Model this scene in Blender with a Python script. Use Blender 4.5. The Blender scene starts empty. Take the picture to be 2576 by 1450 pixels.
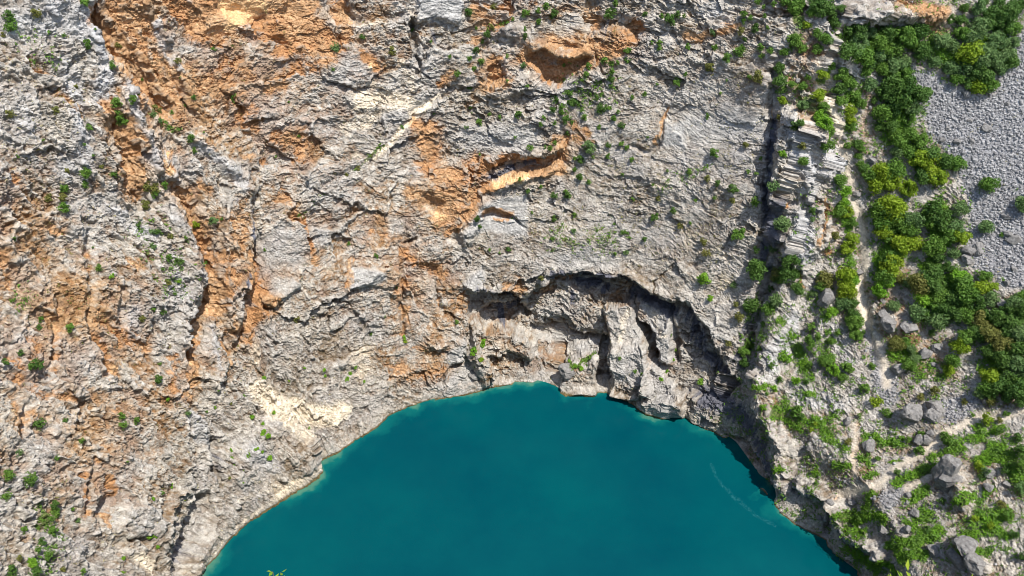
import bpy, math, random
import numpy as np
from mathutils import Vector, Matrix, Quaternion

S = bpy.context.scene
COL = S.collection
rng = np.random.default_rng(7)
random.seed(7)
R_ = math.radians

# ------------------------------------------------------------------ camera, world, sun, exposure
CAM_H = 230.0
PITCH = R_(38.0)
HFOV = R_(65.0)
cam_d = bpy.data.cameras.new("camera")
cam = bpy.data.objects.new("camera", cam_d)
COL.objects.link(cam)
cam.location = (0, 0, CAM_H)
cam.rotation_euler = (math.pi / 2 - PITCH, 0, 0)
cam_d.sensor_width = 36.0
cam_d.lens = 18.0 / math.tan(HFOV / 2)
cam_d.clip_start = 0.1
cam_d.clip_end = 5000
S.camera = cam

SUN = Vector((0.28, -0.33, 0.90)).normalized()
world = bpy.data.worlds.new("World")
S.world = world
world.use_nodes = True
nt = world.node_tree
sky = nt.nodes.new("ShaderNodeTexSky")
sky.sky_type = 'NISHITA'
sky.sun_disc = False
sky.sun_elevation = math.asin(SUN.z)
sky.sun_rotation = math.atan2(SUN.x, SUN.y)
bg = nt.nodes["Background"]
nt.links.new(sky.outputs[0], bg.inputs[0])
bg.inputs[1].default_value = 0.15
sun_d = bpy.data.lights.new("sun", 'SUN')
sun_d.energy = 3.9
sun_d.angle = R_(0.5)
sun_d.color = (1.0, 0.955, 0.89)
sun = bpy.data.objects.new("sun", sun_d)
COL.objects.link(sun)
sun.rotation_euler = SUN.to_track_quat('Z', 'Y').to_euler()
sun.location = (150, -130, 500)
vs = S.view_settings
vs.view_transform = 'Standard'
vs.look = 'None'
vs.exposure = 0.62
vs.gamma = 1.0
S.cycles.filter_width = 0.9

# ------------------------------------------------------------------ helpers
F = 1288.0 / math.tan(HFOV / 2)          # the survey is in a 2576 x 1450 frame
cp, sp = math.cos(PITCH), math.sin(PITCH)


def ray(u, v):
    x = (u - 1288.0) / F
    y = (725.0 - v) / F
    return np.array((x, cp + y * sp, -sp + y * cp))


def c9(k, x, y):
    """survey sheet k (1..9, three per row) -> frame"""
    return 858.5 * ((k - 1) % 3) + x / 3.0, 483.0 * ((k - 1) // 3) + y / 3.0


def sstep(a, b, x):
    t = np.clip((x - a) / (b - a), 0, 1)
    return t * t * (3 - 2 * t)


def hsh(ix, iy, seed):
    h = (ix.astype(np.uint32) * np.uint32(374761393)) ^ (iy.astype(np.uint32) * np.uint32(668265263)) ^ np.uint32((seed * 2246822519) & 0xffffffff)
    h = (h ^ (h >> np.uint32(13))) * np.uint32(1274126177)
    h = (h ^ (h >> np.uint32(16))) * np.uint32(2654435761)
    return h ^ (h >> np.uint32(15))


def gnoise(x, y, seed):
    x = np.asarray(x, np.float32); y = np.asarray(y, np.float32)
    xf = np.floor(x); yf = np.floor(y)
    ix = xf.astype(np.int32) + 100000; iy = yf.astype(np.int32) + 100000
    fx = x - xf; fy = y - yf
    u = fx * fx * fx * (fx * (fx * 6 - 15) + 10)
    w = fy * fy * fy * (fy * (fy * 6 - 15) + 10)

    def g(dx, dy):
        a = hsh(ix + dx, iy + dy, seed).astype(np.float32) * np.float32(2 * math.pi / 4294967296.0)
        return np.cos(a) * (fx - dx) + np.sin(a) * (fy - dy)
    a = g(0, 0); b = g(1, 0)
    top = a + (b - a) * u
    a = g(0, 1); b = g(1, 1)
    bot = a + (b - a) * u
    return (top + (bot - top) * w) * np.float32(1.5)


def fbm(x, y, lx, ly, octv, seed, gain=0.5, lac=2.03, ridged=False):
    out = np.zeros(np.shape(x), np.float32); amp = 1.0; tot = 0
    for o in range(octv):
        n = gnoise(x / lx + 17.3 * o, y / ly - 9.1 * o, seed + o * 7)
        if ridged:
            n = 1 - 2.4 * np.abs(n)
        out += n * np.float32(amp); tot += amp
        amp *= gain; lx /= lac; ly /= lac
    return out / tot


def blocks(x, y, lx, ly, seed, tilt=1.0):
    """broken rock faces: every cell is a tilted facet at its own depth; returns (facet depth, crack nearness)"""
    x = np.asarray(x / lx, np.float32); y = np.asarray(y / ly, np.float32)
    xf = np.floor(x); yf = np.floor(y)
    ix = xf.astype(np.int32) + 100000; iy = yf.astype(np.int32) + 100000
    best = np.full(x.shape, 9, np.float32); sec = np.full(x.shape, 9, np.float32)
    val = np.zeros(x.shape, np.float32)
    k = np.float32(1 / 4294967296.0)
    for dx in (-1, 0, 1):
        for dy in (-1, 0, 1):
            h1 = hsh(ix + dx, iy + dy, seed).astype(np.float32) * k
            h2 = hsh(ix + dx, iy + dy, seed + 1).astype(np.float32) * k
            px = xf + dx + h1 - x
            py = yf + dy + h2 - y
            d = px * px + py * py
            h3 = hsh(ix + dx, iy + dy, seed + 2).astype(np.float32) * k
            h4 = hsh(ix + dx, iy + dy, seed + 3).astype(np.float32) * k
            h5 = hsh(ix + dx, iy + dy, seed + 4).astype(np.float32) * k
            vv = (h3 - 0.5) + tilt * ((h4 - 0.5) * px + (h5 - 0.5) * py) * 2
            m = d < best
            sec = np.where(m, best, np.minimum(sec, d))
            val = np.where(m, vv, val)
            best = np.where(m, d, best)
    return val, np.sqrt(sec) - np.sqrt(best)


def hsh3(ix, iy, iz, seed):
    return hsh(ix + iz * 7919, iy + iz * 104729, seed)


def blocks3(p, l, seed, tilt=1.0):
    """the same broken facets in space, for faces that turn away from the wall"""
    x = (p / np.float32(l)).astype(np.float32)
    f = np.floor(x); ii = f.astype(np.int32) + 5000
    best = np.full(len(x), 9, np.float32); val = np.zeros(len(x), np.float32); k = np.float32(1 / 4294967296.0)
    for dx in (-1, 0, 1):
        for dy in (-1, 0, 1):
            for dz in (-1, 0, 1):
                a, b, c = ii[:, 0] + dx, ii[:, 1] + dy, ii[:, 2] + dz
                h1 = hsh3(a, b, c, seed); h2 = h1 * np.uint32(1664525) + np.uint32(1013904223); h3 = h2 * np.uint32(1664525) + np.uint32(1013904223)
                ox = f[:, 0] + dx + h1.astype(np.float32) * k - x[:, 0]
                oy = f[:, 1] + dy + h2.astype(np.float32) * k - x[:, 1]
                oz = f[:, 2] + dz + h3.astype(np.float32) * k - x[:, 2]
                d = ox * ox + oy * oy + oz * oz
                m = d < best
                q = (h1 ^ (h2 >> np.uint32(7)) ^ (h3 << np.uint32(3)))
                c1 = ((q & np.uint32(255)).astype(np.float32) / 255 - .5); c2 = (((q >> np.uint32(8)) & np.uint32(255)).astype(np.float32) / 255 - .5); c3 = (((q >> np.uint32(16)) & np.uint32(255)).astype(np.float32) / 255 - .5)
                val = np.where(m, c1 + tilt * (c2 * ox + c3 * oy + c1 * oz) * 1.6, val); best = np.where(m, d, best)
    return val


# ------------------------------------------------------------------ the bowl: shoreline and wall profiles
OC = np.array((5.0, 125.0))
SHORE = [(500, 1450), (520, 1423), (545, 1396), (578, 1352), (640, 1302), (700, 1264), (760, 1230), (790, 1208), (808, 1190), (800, 1160),
         (850, 1138), (900, 1105), (945, 1075), (975, 1046), (1030, 1021), (1090, 1006), (1150, 997), (1205, 984),
         (1240, 972), (1290, 967), (1340, 968), (1390, 974), (1412, 989), (1450, 994), (1500, 990), (1540, 995),
         (1580, 1014), (1620, 1038), (1665, 1050), (1726, 1050), (1742, 1066), (1800, 1090), (1842, 1118), (1870, 1160),
         (1898, 1215), (1930, 1247), (1962, 1290), (2000, 1320), (2050, 1345), (2078, 1360), (2085, 1395), (2120, 1422), (2160, 1450)]
pol = []
for u, v in SHORE:
    d = ray(u, v); t = CAM_H / -d[2]
    p = d[:2] * t - OC
    pol.append((math.degrees(math.atan2(p[1], p[0])), math.hypot(p[0], p[1])))
pol = [(260, 113), (230, 112), (200, 108), (180, 107)] + sorted(pol, reverse=True) + [(0, 108), (-20, 110), (-60, 113), (-85, 114)]
pol.sort()
TH_K = np.array([p[0] for p in pol]); R_K = np.array([p[1] for p in pol])


def shore_r(th):
    return np.interp(th, TH_K, R_K)


# wall slope (run per metre of rise) by bearing, above and below the middle of the wall
S_TH = np.array((-90, -60, -32, -10, 8, 20, 28, 36, 42, 47, 52, 58, 75, 100, 125, 145, 170, 200, 230, 260))
S_LO = np.array((.03, .05, 1.0, 1.25, 1.22, 1.12, 1.02, .86, .68, .52, .38, .34, .34, .34, .36, .37, .36, .34, .06, .03))
S_HI = np.array((.03, .05, .70, .85, .90, .90, .84, .78, .66, .56, .40, .36, .36, .35, .36, .36, .36, .34, .06, .03))
C_TH = np.array((-90, -30, 0, 18, 28, 36, 44, 50, 60, 200, 260))   # shore cliff height
C_H = np.array((20, 20, 22, 26, 26, 25, 20, 8, 4, 4, 4))


def wall_r(th, z):
    """radius of the undressed wall at bearing th (degrees) and height z"""
    r0 = shore_r(th)
    hc = np.interp(th, C_TH, C_H)
    lo = np.interp(th, S_TH, S_LO); hi = np.interp(th, S_TH, S_HI)
    zc = np.clip(z, 0, None)
    rb = 108.0 + 2.0 * (hc > 10)
    up = rb + 0.12 * np.minimum(zc, hc) + lo * np.clip(zc - hc, 0, 78) + hi * np.clip(zc - hc - 78, 0, 600)
    k = np.exp(-zc / 14.0)
    r = up + (r0 - 108.0) * k - 2.0 * k * (hc > 10)
    return r + np.where(z < 0, 0.35 * z, 0)


def hit(u, v):
    """where a sight line meets the undressed wall: bearing, height, range"""
    d = ray(u, v)
    t = np.linspace(60, 520, 4601)
    X = d[0] * t - OC[0]; Y = d[1] * t - OC[1]; Z = CAM_H + d[2] * t
    th = np.degrees(np.arctan2(Y, X)); th = np.where(th < -90, th + 360, th)
    inside = np.hypot(X, Y) - wall_r(th, Z)
    idx = np.argmax((inside > 0) & (t > 120))
    return th[idx], Z[idx], t[idx]


TH0, TH1 = 213.0, -33.0
NI, NJ = 3300, 1100
theta = np.linspace(TH0, TH1, NI)
ZT = 190.0
zz = np.concatenate((np.linspace(-10, 30, 160, endpoint=False), np.linspace(30, ZT, 320)))
BR = np.empty((NI, NJ), np.float32); BZ = np.empty((NI, NJ), np.float32); HH = np.empty((NI, NJ), np.float32)
for i, th in enumerate(theta):
    r = wall_r(np.full(zz.shape, th), zz)
    top = np.interp(th, (-33, 20, 40, 50, 60, 213), (120, 135, 160, 175, 186, 186))
    zi = zz[zz <= top]; ri = r[:len(zi)]
    s = np.concatenate(((0,), np.cumsum(np.hypot(np.diff(ri), np.diff(zi)))))
    q = np.linspace(0, s[-1], NJ)
    BR[i] = np.interp(q, s, ri); BZ[i] = np.interp(q, s, zi)
    HH[i] = q - np.interp(0.0, zi, s)
tr = np.radians(theta)[:, None]
BX = (OC[0] + np.cos(tr) * BR).astype(np.float32)
BY = (OC[1] + np.sin(tr) * BR).astype(np.float32)
DTH = R_(TH0 - TH1) / (NI - 1)
AA = np.repeat((np.radians(TH0 - theta) * 130.0).astype(np.float32)[:, None], NJ, 1)   # along the wall
PM = np.stack((BX, BY, BZ), -1)
du = np.gradient(PM, axis=0); dv = np.gradient(PM, axis=1)
NRM = np.cross(dv, du); NRM /= np.linalg.norm(NRM, axis=-1, keepdims=True)
if NRM[NI // 2, NJ // 2, 1] > 0:
    NRM = -NRM


def node(u, v):
    th, z, t = hit(u, v)
    i = (TH0 - th) / (TH0 - TH1) * (NI - 1)
    ii = int(min(max(round(i), 0), NI - 1))
    j = float(np.interp(z, BZ[ii], np.arange(NJ)))
    return i, j, t


class Mask:
    def __init__(s):
        s.a = np.zeros((NI, NJ), np.float32)

    def _win(s, P, pad):
        i0 = max(int(min(p[0] for p in P) - pad / (105 * DTH)) - 2, 0); i1 = min(int(max(p[0] for p in P) + pad / (105 * DTH)) + 3, NI)
        ds = 0.2
        j0 = max(int(min(p[1] for p in P) - pad / ds) - 2, 0); j1 = min(int(max(p[1] for p in P) + pad / ds) + 3, NJ)
        return i0, i1, j0, j1

    def _xy(s, P, w):
        i0, i1, j0, j1 = w
        ic = int(np.clip(np.mean([p[0] for p in P]), 0, NI - 1)); jc = int(np.clip(np.mean([p[1] for p in P]), 0, NJ - 1))
        rr = float(BR[ic, jc]); hs = float(HH[ic, min(jc + 1, NJ - 1)] - HH[ic, jc - 1]) / (min(jc + 1, NJ - 1) - jc + 1)
        sx = rr * DTH; sy = hs
        gx = (np.arange(i0, i1, dtype=np.float32) * sx)[:, None]; gy = (np.arange(j0, j1, dtype=np.float32) * sy)[None, :]
        return gx, gy, [(p[0] * sx, p[1] * sy) for p in P]

    def _seg(s, gx, gy, a, b):
        ex, ey = b[0] - a[0], b[1] - a[1]; L = ex * ex + ey * ey + 1e-9
        t = np.clip(((gx - a[0]) * ex + (gy - a[1]) * ey) / L, 0, 1)
        return np.hypot(gx - a[0] - t * ex, gy - a[1] - t * ey)

    def stroke(s, k, pts, r, val=1.0, add=False, hard=0.0):
        P = [node(*c9(k, x, y)) for x, y in pts]
        if len(P) == 1:
            P = P * 2
        for p, q in zip(P[:-1], P[1:]):
            rm = r / 3.0 * 0.5 * (p[2] + q[2]) / F
            w = s._win((p, q), rm)
            if w[1] <= w[0] or w[3] <= w[2]:
                continue
            gx, gy, (a, b) = s._xy((p, q), w)
            m = sstep(1, hard, s._seg(gx, gy, a, b) / rm).astype(np.float32)
            sub = s.a[w[0]:w[1], w[2]:w[3]]
            if add:
                sub2 = sub
                if val > 0: np.maximum(sub2, m * val, out=sub)
                else: np.minimum(sub2, m * val, out=sub)
            else:
                np.maximum(sub, m * val, out=sub)
        return s

    def poly(s, k, pts, val=1.0, soft=1.0):
        P = [node(*c9(k, x, y)) for x, y in pts]
        w = s._win(P, soft)
        if w[1] <= w[0] or w[3] <= w[2]:
            return s
        gx, gy, Q = s._xy(P, w)
        ins = np.zeros((w[1] - w[0], w[3] - w[2]), bool); d = np.full(ins.shape, 1e6, np.float32)
        for a, b in zip(Q, Q[1:] + Q[:1]):
            d = np.minimum(d, s._seg(gx, gy, a, b))
            if a[1] != b[1]:
                c = (gy < a[1]) != (gy < b[1])
                xx = a[0] + (gy - a[1]) / (b[1] - a[1]) * (b[0] - a[0])
                ins ^= c & (gx < xx)
        sd = np.where(ins, d, -d)
        s.a[w[0]:w[1], w[2]:w[3]] = np.where(np.abs(val) >= 0, s.a[w[0]:w[1], w[2]:w[3]] * (1 - sstep(-soft, soft, sd)) + val * sstep(-soft, soft, sd), 0)
        return s


#SCULPT
def sculpt():
    """big relief of the walls in metres, + towards the lake"""
    tot = np.zeros((NI, NJ), np.float32)

    def st(amount, r, k, pts, hard=0.0):
        tot[...] += Mask().stroke(k, pts, r, 1.0, hard=hard).a * amount

    def po(amount, soft, k, pts):
        tot[...] += Mask().poly(k, pts, 1.0, soft).a * amount
    # left wall: ribs and gullies
    st(-6, 130, 1, [(760, 60), (850, 300), (950, 480), (1080, 620), (1200, 800)])
    st(-5, 100, 1, [(860, 950), (940, 1150), (1000, 1400), (1080, 1560)])
    st(3.2, 75, 1, [(640, -60), (700, 120), (790, 380), (930, 580), (985, 760), (1030, 1030), (1180, 1260)])
    st(1.8, 70, 1, [(1080, -40), (1130, 150), (1230, 330), (1330, 520), (1450, 700), (1490, 850)])
    st(2.6, 110, 1, [(1450, 1080), (1600, 1180), (1750, 1290), (1850, 1400)])
    st(-3, 60, 1, [(1240, 360), (1330, 600), (1480, 900)])
    st(-6, 100, 4, [(1320, -60), (1360, 40), (1440, 150), (1520, 350), (1580, 600), (1570, 850), (1490, 1000), (1450, 1300)])
    po(4.5, 0.8, 4, [(1690, -60), (1870, -40), (1890, 250), (1890, 420), (1840, 700), (1790, 850), (1740, 1000), (1680, 1000), (1650, 700), (1650, 300)])
    st(-4, 80, 4, [(1930, 400), (1930, 700), (1860, 950), (1800, 1100)])
    st(4, 110, 4, [(1330, 100), (1440, 380), (1450, 650), (1400, 950), (1370, 1150)])
    st(-2, 60, 4, [(640, 300), (640, 700), (700, 1100), (800, 1400)])
    st(-2.2, 60, 4, [(400, 800), (420, 1050), (380, 1250), (340, 1449)])
    st(-2, 50, 4, [(880, 700), (900, 1000)])
    st(2, 60, 4, [(1560, 1000), (1620, 1200), (1600, 1449)])
    st(-2.5, 40, 4, [(1700, 1050), (1700, 1350)])
    st(2.5, 60, 4, [(1980, 820), (2100, 780), (2240, 640)])
    po(-3, 0.6, 4, [(1980, 900), (2150, 820), (2130, 870), (2020, 920)])
    # lower left toe
    st(4.5, 260, 7, [(1750, 620), (2000, 450), (2250, 560)])
    st(-6, 60, 7, [(1590, 440), (1600, 650), (1620, 760)])
    st(-3, 100, 7, [(1500, 900), (1450, 1100), (1400, 1300), (1330, 1420)])
    po(-5, 1.2, 7, [(1400, 960), (1530, 850), (1600, 900), (1560, 1100), (1500, 1250), (1440, 1430), (1300, 1500), (1280, 1300), (1320, 1120)])
    st(3.5, 100, 7, [(1330, 820), (1180, 1020), (1160, 1150)])
    po(2.5, 0.8, 7, [(870, 920), (1100, 940), (1150, 1050), (1130, 1150), (900, 1160), (860, 1050)])
    po(-4, 0.6, 7, [(735, 890), (815, 885), (822, 930), (770, 1010), (735, 1010)])
    st(-3, 25, 7, [(745, 1020), (760, 1140)])
    st(-3, 40, 7, [(640, 600), (640, 800), (700, 950)])
    st(-2.5, 50, 7, [(220, 180), (120, 400)])
    st(2, 80, 7, [(1560, 1230), (1480, 1400)])
    # far wall
    po(3, 0.7, 2, [(550, 190), (560, -40), (960, -40), (890, 190), (690, 170)])
    st(-4.5, 30, 2, [(552, 160), (570, 300), (580, 510)], hard=0.0)
    st(-1, 45, 2, [(780, 690), (640, 800), (520, 900), (420, 1020), (300, 1130), (180, 1220), (20, 1330)])
    st(1.2, 160, 2, [(760, 860), (560, 1080), (340, 1300)])
    po(-4.5, 0.7, 2, [(1400, 425), (1500, 375), (1620, 405), (1740, 425), (1860, 400), (1880, 440), (1750, 580), (1600, 660), (1500, 560)])
    po(-3, 0.7, 2, [(1110, 480), (1180, 440), (1260, 470), (1265, 600), (1080, 620)])
    st(3, 60, 2, [(1450, 360), (1600, 390), (1740, 405), (1860, 380)])
    po(-4.5, 0.6, 2, [(1090, 1280), (1180, 1225), (1330, 1190), (1470, 1165), (1650, 1190), (1660, 1250), (1480, 1285), (1300, 1330), (1110, 1370)])
    st(2.5, 45, 2, [(1060, 1449), (1300, 1370), (1500, 1320), (1680, 1290)])
    st(2.2, 60, 2, [(1120, 1200), (1300, 1150), (1480, 1130), (1640, 1150)])
    st(-2.5, 70, 2, [(1700, 1050), (1690, 1180), (1660, 1280)])
    st(3, 80, 2, [(1100, 270), (1200, 240), (1300, 260), (1400, 330)])
    st(-1.6, 30, 2, [(2470, 830), (2420, 950), (2400, 1080), (2290, 1125), (2190, 1105)])
    st(3, 120, 2, [(1180, 700), (1400, 660)])
    st(-2, 60, 2, [(1020, 380), (1090, 260), (1200, 200)])
    st(-3, 80, 2, [(30, 40), (90, 130)])
    st(-2.5, 80, 1, [(2100, 330), (2100, 380)])
    st(-3.5, 130, 1, [(1700, 40), (1950, 120)])
    st(-3, 90, 2, [(1900, 60), (1900, 220), (2060, 150), (2230, 240)])
    st(-2.5, 100, 5, [(650, 60), (800, 180), (820, 330)])
    st(3, 90, 5, [(1080, 110), (980, 280), (930, 350)])
    po(-3.5, 0.6, 5, [(1050, 190), (1150, 135), (1280, 165), (1370, 240), (1300, 200), (1130, 228)])
    po(-3, 0.5, 5, [(470, 380), (570, 350), (585, 370), (500, 405)])
    st(-2.5, 50, 5, [(700, 600), (740, 720), (740, 880)])
    st(-3, 45, 5, [(470, 500), (430, 640), (450, 860), (460, 1040)])
    po(3, 0.6, 5, [(905, 690), (980, 610), (1060, 560), (1095, 640), (1000, 750)])
    po(2, 0.6, 5, [(30, 560), (130, 540), (300, 580), (420, 600), (390, 700), (200, 700), (20, 720)])
    st(3, 90, 5, [(880, 1150), (850, 1260)])
    st(-3, 22, 5, [(930, 1260), (820, 1350), (750, 1449)])
    st(2, 130, 5, [(560, 1000), (700, 1150)])
    # the big alcove over the water
    po(-6.5, 1.0, 5, [(965, 760), (1080, 755), (1250, 765), (1420, 790), (1560, 700), (1560, 620), (1700, 612), (1900, 655), (2100, 640), (2250, 720),
                    (2500, 825), (2590, 800), (2700, 960), (2850, 1180), (2900, 1300), (3000, 1449), (2900, 1560), (2300, 1560), (1500, 1500), (1150, 1449), (1000, 1100), (960, 900)])
    po(-4, 1.8, 5, [(1000, 780), (1250, 775), (1420, 800), (1560, 710), (1700, 640), (2100, 660), (2250, 740), (2480, 840), (2480, 1000), (2300, 1120), (2000, 1200), (1600, 1230), (1400, 1120), (1250, 1060), (1000, 980)])
    po(2.5, 1.0, 5, [(1560, 690), (1720, 715), (1900, 760), (2080, 800), (2010, 900), (2000, 1000), (1990, 1130), (1900, 1120), (1750, 1060), (1620, 1000), (1480, 1010), (1440, 900), (1230, 770), (1420, 795)])
    st(1.5, 60, 5, [(960, 720), (1250, 735), (1420, 750), (1560, 660), (1580, 590), (1700, 585), (1900, 625), (2100, 615), (2270, 690), (2510, 790), (2600, 780)])
    po(1.5, 0.5, 5, [(1570, 615), (1700, 640), (1900, 690), (2080, 690), (2200, 740), (2480, 850), (2480, 880), (2200, 800), (2050, 740), (1900, 720), (1700, 690), (1570, 670)])
    po(6.5, 1.0, 5, [(975, 990), (1100, 1040), (1300, 1075), (1400, 1140), (1450, 1240), (1480, 1490), (1050, 1490), (970, 1250)])
    po(-4, 0.6, 5, [(1085, 960), (1180, 890), (1400, 890), (1475, 985), (1330, 1000), (1180, 1055), (1085, 1050)])
    po(8, 0.8, 5, [(2000, 905), (2140, 872), (2205, 925), (2210, 1000), (2260, 1150), (2350, 1540), (2040, 1530), (2010, 1200)])
    po(5.5, 0.8, 5, [(2210, 838), (2330, 860), (2480, 965), (2492, 1300), (2400, 1320), (2350, 1100), (2220, 1005)])
    po(5, 0.8, 5, [(2330, 1320), (2500, 1440), (2580, 1600), (2580, 1700), (2300, 1690), (2250, 1500)])
    po(6, 1.0, 5, [(1640, 1300), (1720, 1285), (1850, 1330), (1930, 1250), (1930, 1540), (1640, 1540)])
    po(-4, 1.0, 5, [(1430, 1020), (1600, 1060), (1900, 1170), (2000, 1150), (2000, 1260), (1650, 1290), (1480, 1240)])
    po(-4.5, 1.0, 5, [(1110, 1250), (1300, 1210), (1450, 1290), (1490, 1480), (1090, 1480)])
    po(-5, 0.8, 5, [(1945, 1180), (2020, 1180), (2050, 1530), (1940, 1530)])
    po(-5, 0.7, 5, [(2215, 1010), (2340, 1110), (2405, 1340), (2330, 1340), (2250, 1150)])
    po(-3, 0.7, 5, [(2480, 870), (2520, 1000), (2530, 1300), (2490, 1300)])
    # right wall of the alcove and the fin
    st(-3, 60, 3, [(690, 560), (690, 900), (655, 1100), (650, 1449)])
    st(-3, 60, 6, [(630, 0), (610, 400), (610, 620), (560, 850), (510, 1000), (480, 1200)])
    po(6.5, 2.6, 3, [(740, 830), (800, 790), (880, 800), (970, 900), (1060, 1040), (1150, 1150), (1170, 1449), (1100, 1850), (920, 2040), (760, 2000), (670, 1800), (670, 1449), (680, 1200), (720, 1000)])
    st(-2, 30, 6, [(860, 0), (850, 300)])
    st(-1.5, 40, 6, [(1050, 100), (1030, 420)])
    st(1.8, 70, 6, [(800, 100), (790, 420)])
    st(2, 60, 3, [(830, 850), (900, 1100), (880, 1400)])
    st(5, 170, 6, [(800, 700), (730, 950), (690, 1150), (680, 1449)])
    st(5.5, 110, 9, [(620, 0), (650, 200), (780, 420), (800, 620), (780, 760)], hard=0.0)
    st(4, 90, 9, [(900, 760), (1050, 820), (1180, 900), (1260, 1000)])
    st(4, 80, 9, [(1180, 900), (1230, 1060), (1400, 1180), (1500, 1300)])
    st(-4, 35, 9, [(1110, 940), (1085, 1120)])
    st(2.5, 100, 3, [(1000, 1000), (1080, 1200), (1100, 1449)])
    st(2, 90, 6, [(1000, 0), (980, 300), (960, 600)])
    st(2.5, 80, 6, [(1100, 800), (1080, 1000), (1000, 1180)])
    st(-1.5, 60, 6, [(1330, 200), (1350, 600), (1380, 900), (1460, 1300)])
    # right slope: crags at its top and knolls below
    st(6, 130, 3, [(1250, 130), (1420, 90), (1650, 120), (1900, 100)])
    st(4, 100, 9, [(2000, 720), (2080, 900)])
    st(4, 120, 9, [(2150, 1250), (2250, 1400)])
    st(2, 120, 9, [(1900, 300), (1720, 260)])
    st(3, 130, 6, [(1560, 1000), (1700, 1050)])
    # waterline undercuts
    po(-6, 0.6, 9, [(300, 370), (520, 470), (640, 720), (690, 900), (660, 900), (560, 760), (430, 560), (330, 440)])
    po(-5, 0.6, 9, [(130, 240), (250, 270), (260, 320), (130, 310)])
    po(-5, 0.6, 9, [(1100, 1240), (1230, 1330), (1330, 1449), (1250, 1449), (1120, 1330)])
    return tot


PUSH = sculpt()
PUSH0 = PUSH

#MASKS
M = {}
def mask(name): return M.setdefault(name, Mask())
def strokes(name, k, *items):
    for val, r, pts in items:
        mask(name).stroke(k, pts, r, val)
def polys(name, k, *items):
    for val, soft, pts in items:
        m = Mask().poly(k, pts, val, soft)
        np.maximum(mask(name).a, m.a, out=mask(name).a)

polys('orange', 1, (.62, 5, [(640, -40), (1100, -40), (1130, 150), (1170, 330), (1290, 480), (1400, 650), (1350, 900), (1200, 900), (1010, 700), (930, 520), (800, 350), (700, 150)]),
      (.95, 4, [(1160, -40), (2400, -40), (2380, 120), (2600, 330), (2450, 420), (2150, 440), (2020, 330), (1960, 220), (1800, 230), (1660, 330), (1500, 300), (1350, 190), (1230, 160)]))
strokes('orange', 1, (.55, 150, [(1300, 560), (1500, 640), (1700, 700), (1850, 820), (1900, 930)]), (.55, 110, [(2050, 650), (2250, 560), (2450, 470)]),
        (.65, 110, [(2100, 1050), (2300, 1050), (2250, 1170)]), (.6, 60, [(1850, 1190), (2000, 1230)]), (.85, 130, [(800, 800), (870, 950), (960, 1100), (1000, 1250), (1010, 1449)]),
        (.6, 100, [(1050, 700), (1180, 850), (1330, 900)]), (.45, 70, [(300, 540), (400, 620), (470, 800), (560, 860)]), (.45, 100, [(60, 1320), (150, 1400)]), (.3, 60, [(250, 480)]),
        (.6, 70, [(1230, 1200), (1260, 1300)]), (.6, 100, [(1300, 1400)]), (.6, 80, [(1500, 1400), (1570, 1430)]), (.7, 110, [(860, 350), (980, 560)]), (.6, 90, [(1660, 560), (1720, 640)]), (.5, 120, [(1850, 560), (1700, 480)]))
strokes('orange', 2, (.75, 90, [(0, 60), (60, 300)]), (.8, 80, [(150, 430), (240, 500)]), (1, 110, [(1150, 480), (1170, 600)]), (.75, 70, [(1060, 620), (1250, 620)]), (1, 110, [(1400, 430), (1500, 500), (1600, 560), (1750, 480), (1850, 440)]),
        (.85, 60, [(1560, 600), (1650, 640)]), (.75, 110, [(1600, 300), (1800, 370), (2000, 390), (2150, 330), (2230, 230)]), (.7, 80, [(1880, 60), (1900, 200)]), (.5, 90, [(1650, 330)]), (.7, 60, [(740, 640), (840, 580)]),
        (.5, 60, [(1000, 60), (1250, 60)]), (.5, 50, [(1000, 200), (1300, 160)]), (.5, 50, [(1440, 20)]), (.65, 130, [(560, 960), (650, 1000), (600, 1100), (700, 1150)]), (.6, 140, [(650, 1250), (800, 1330), (900, 1350), (1050, 1250)]), (.65, 100, [(700, 1430), (1000, 1440)]),
        (.75, 70, [(1100, 1250), (1300, 1200), (1480, 1210), (1640, 1210)]), (1, 55, [(1080, 1430), (1250, 1370), (1450, 1310), (1660, 1280)]), (.85, 60, [(1700, 1060), (1650, 1180)]), (.6, 90, [(1790, 960), (1850, 990)]), (.4, 70, [(1000, 780)]), (.9, 20, [(2370, 1090), (2400, 980), (2440, 900), (2480, 820)]), (.4, 140, [(1000, 150), (1250, 100)]), (.5, 60, [(1250, 150), (1000, 320)]),(.5,50,[(1600,1040),(1900,1060)]))
strokes('orange', 3, (.95, 75, [(1750, 90), (1950, 100), (1850, 170)]), (.8, 40, [(1850, 200), (1960, 250)]), (.6, 40, [(1600, 20), (1700, 50)]), (.75, 60, [(50, 270), (130, 290), (300, 230)]), (.65, 50, [(300, 200), (420, 200)]), (.35, 90, [(840, 560), (900, 700)]), (.3, 80, [(60, 100)]), (.7, 16, [(670, 850), (680, 920)]))
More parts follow.
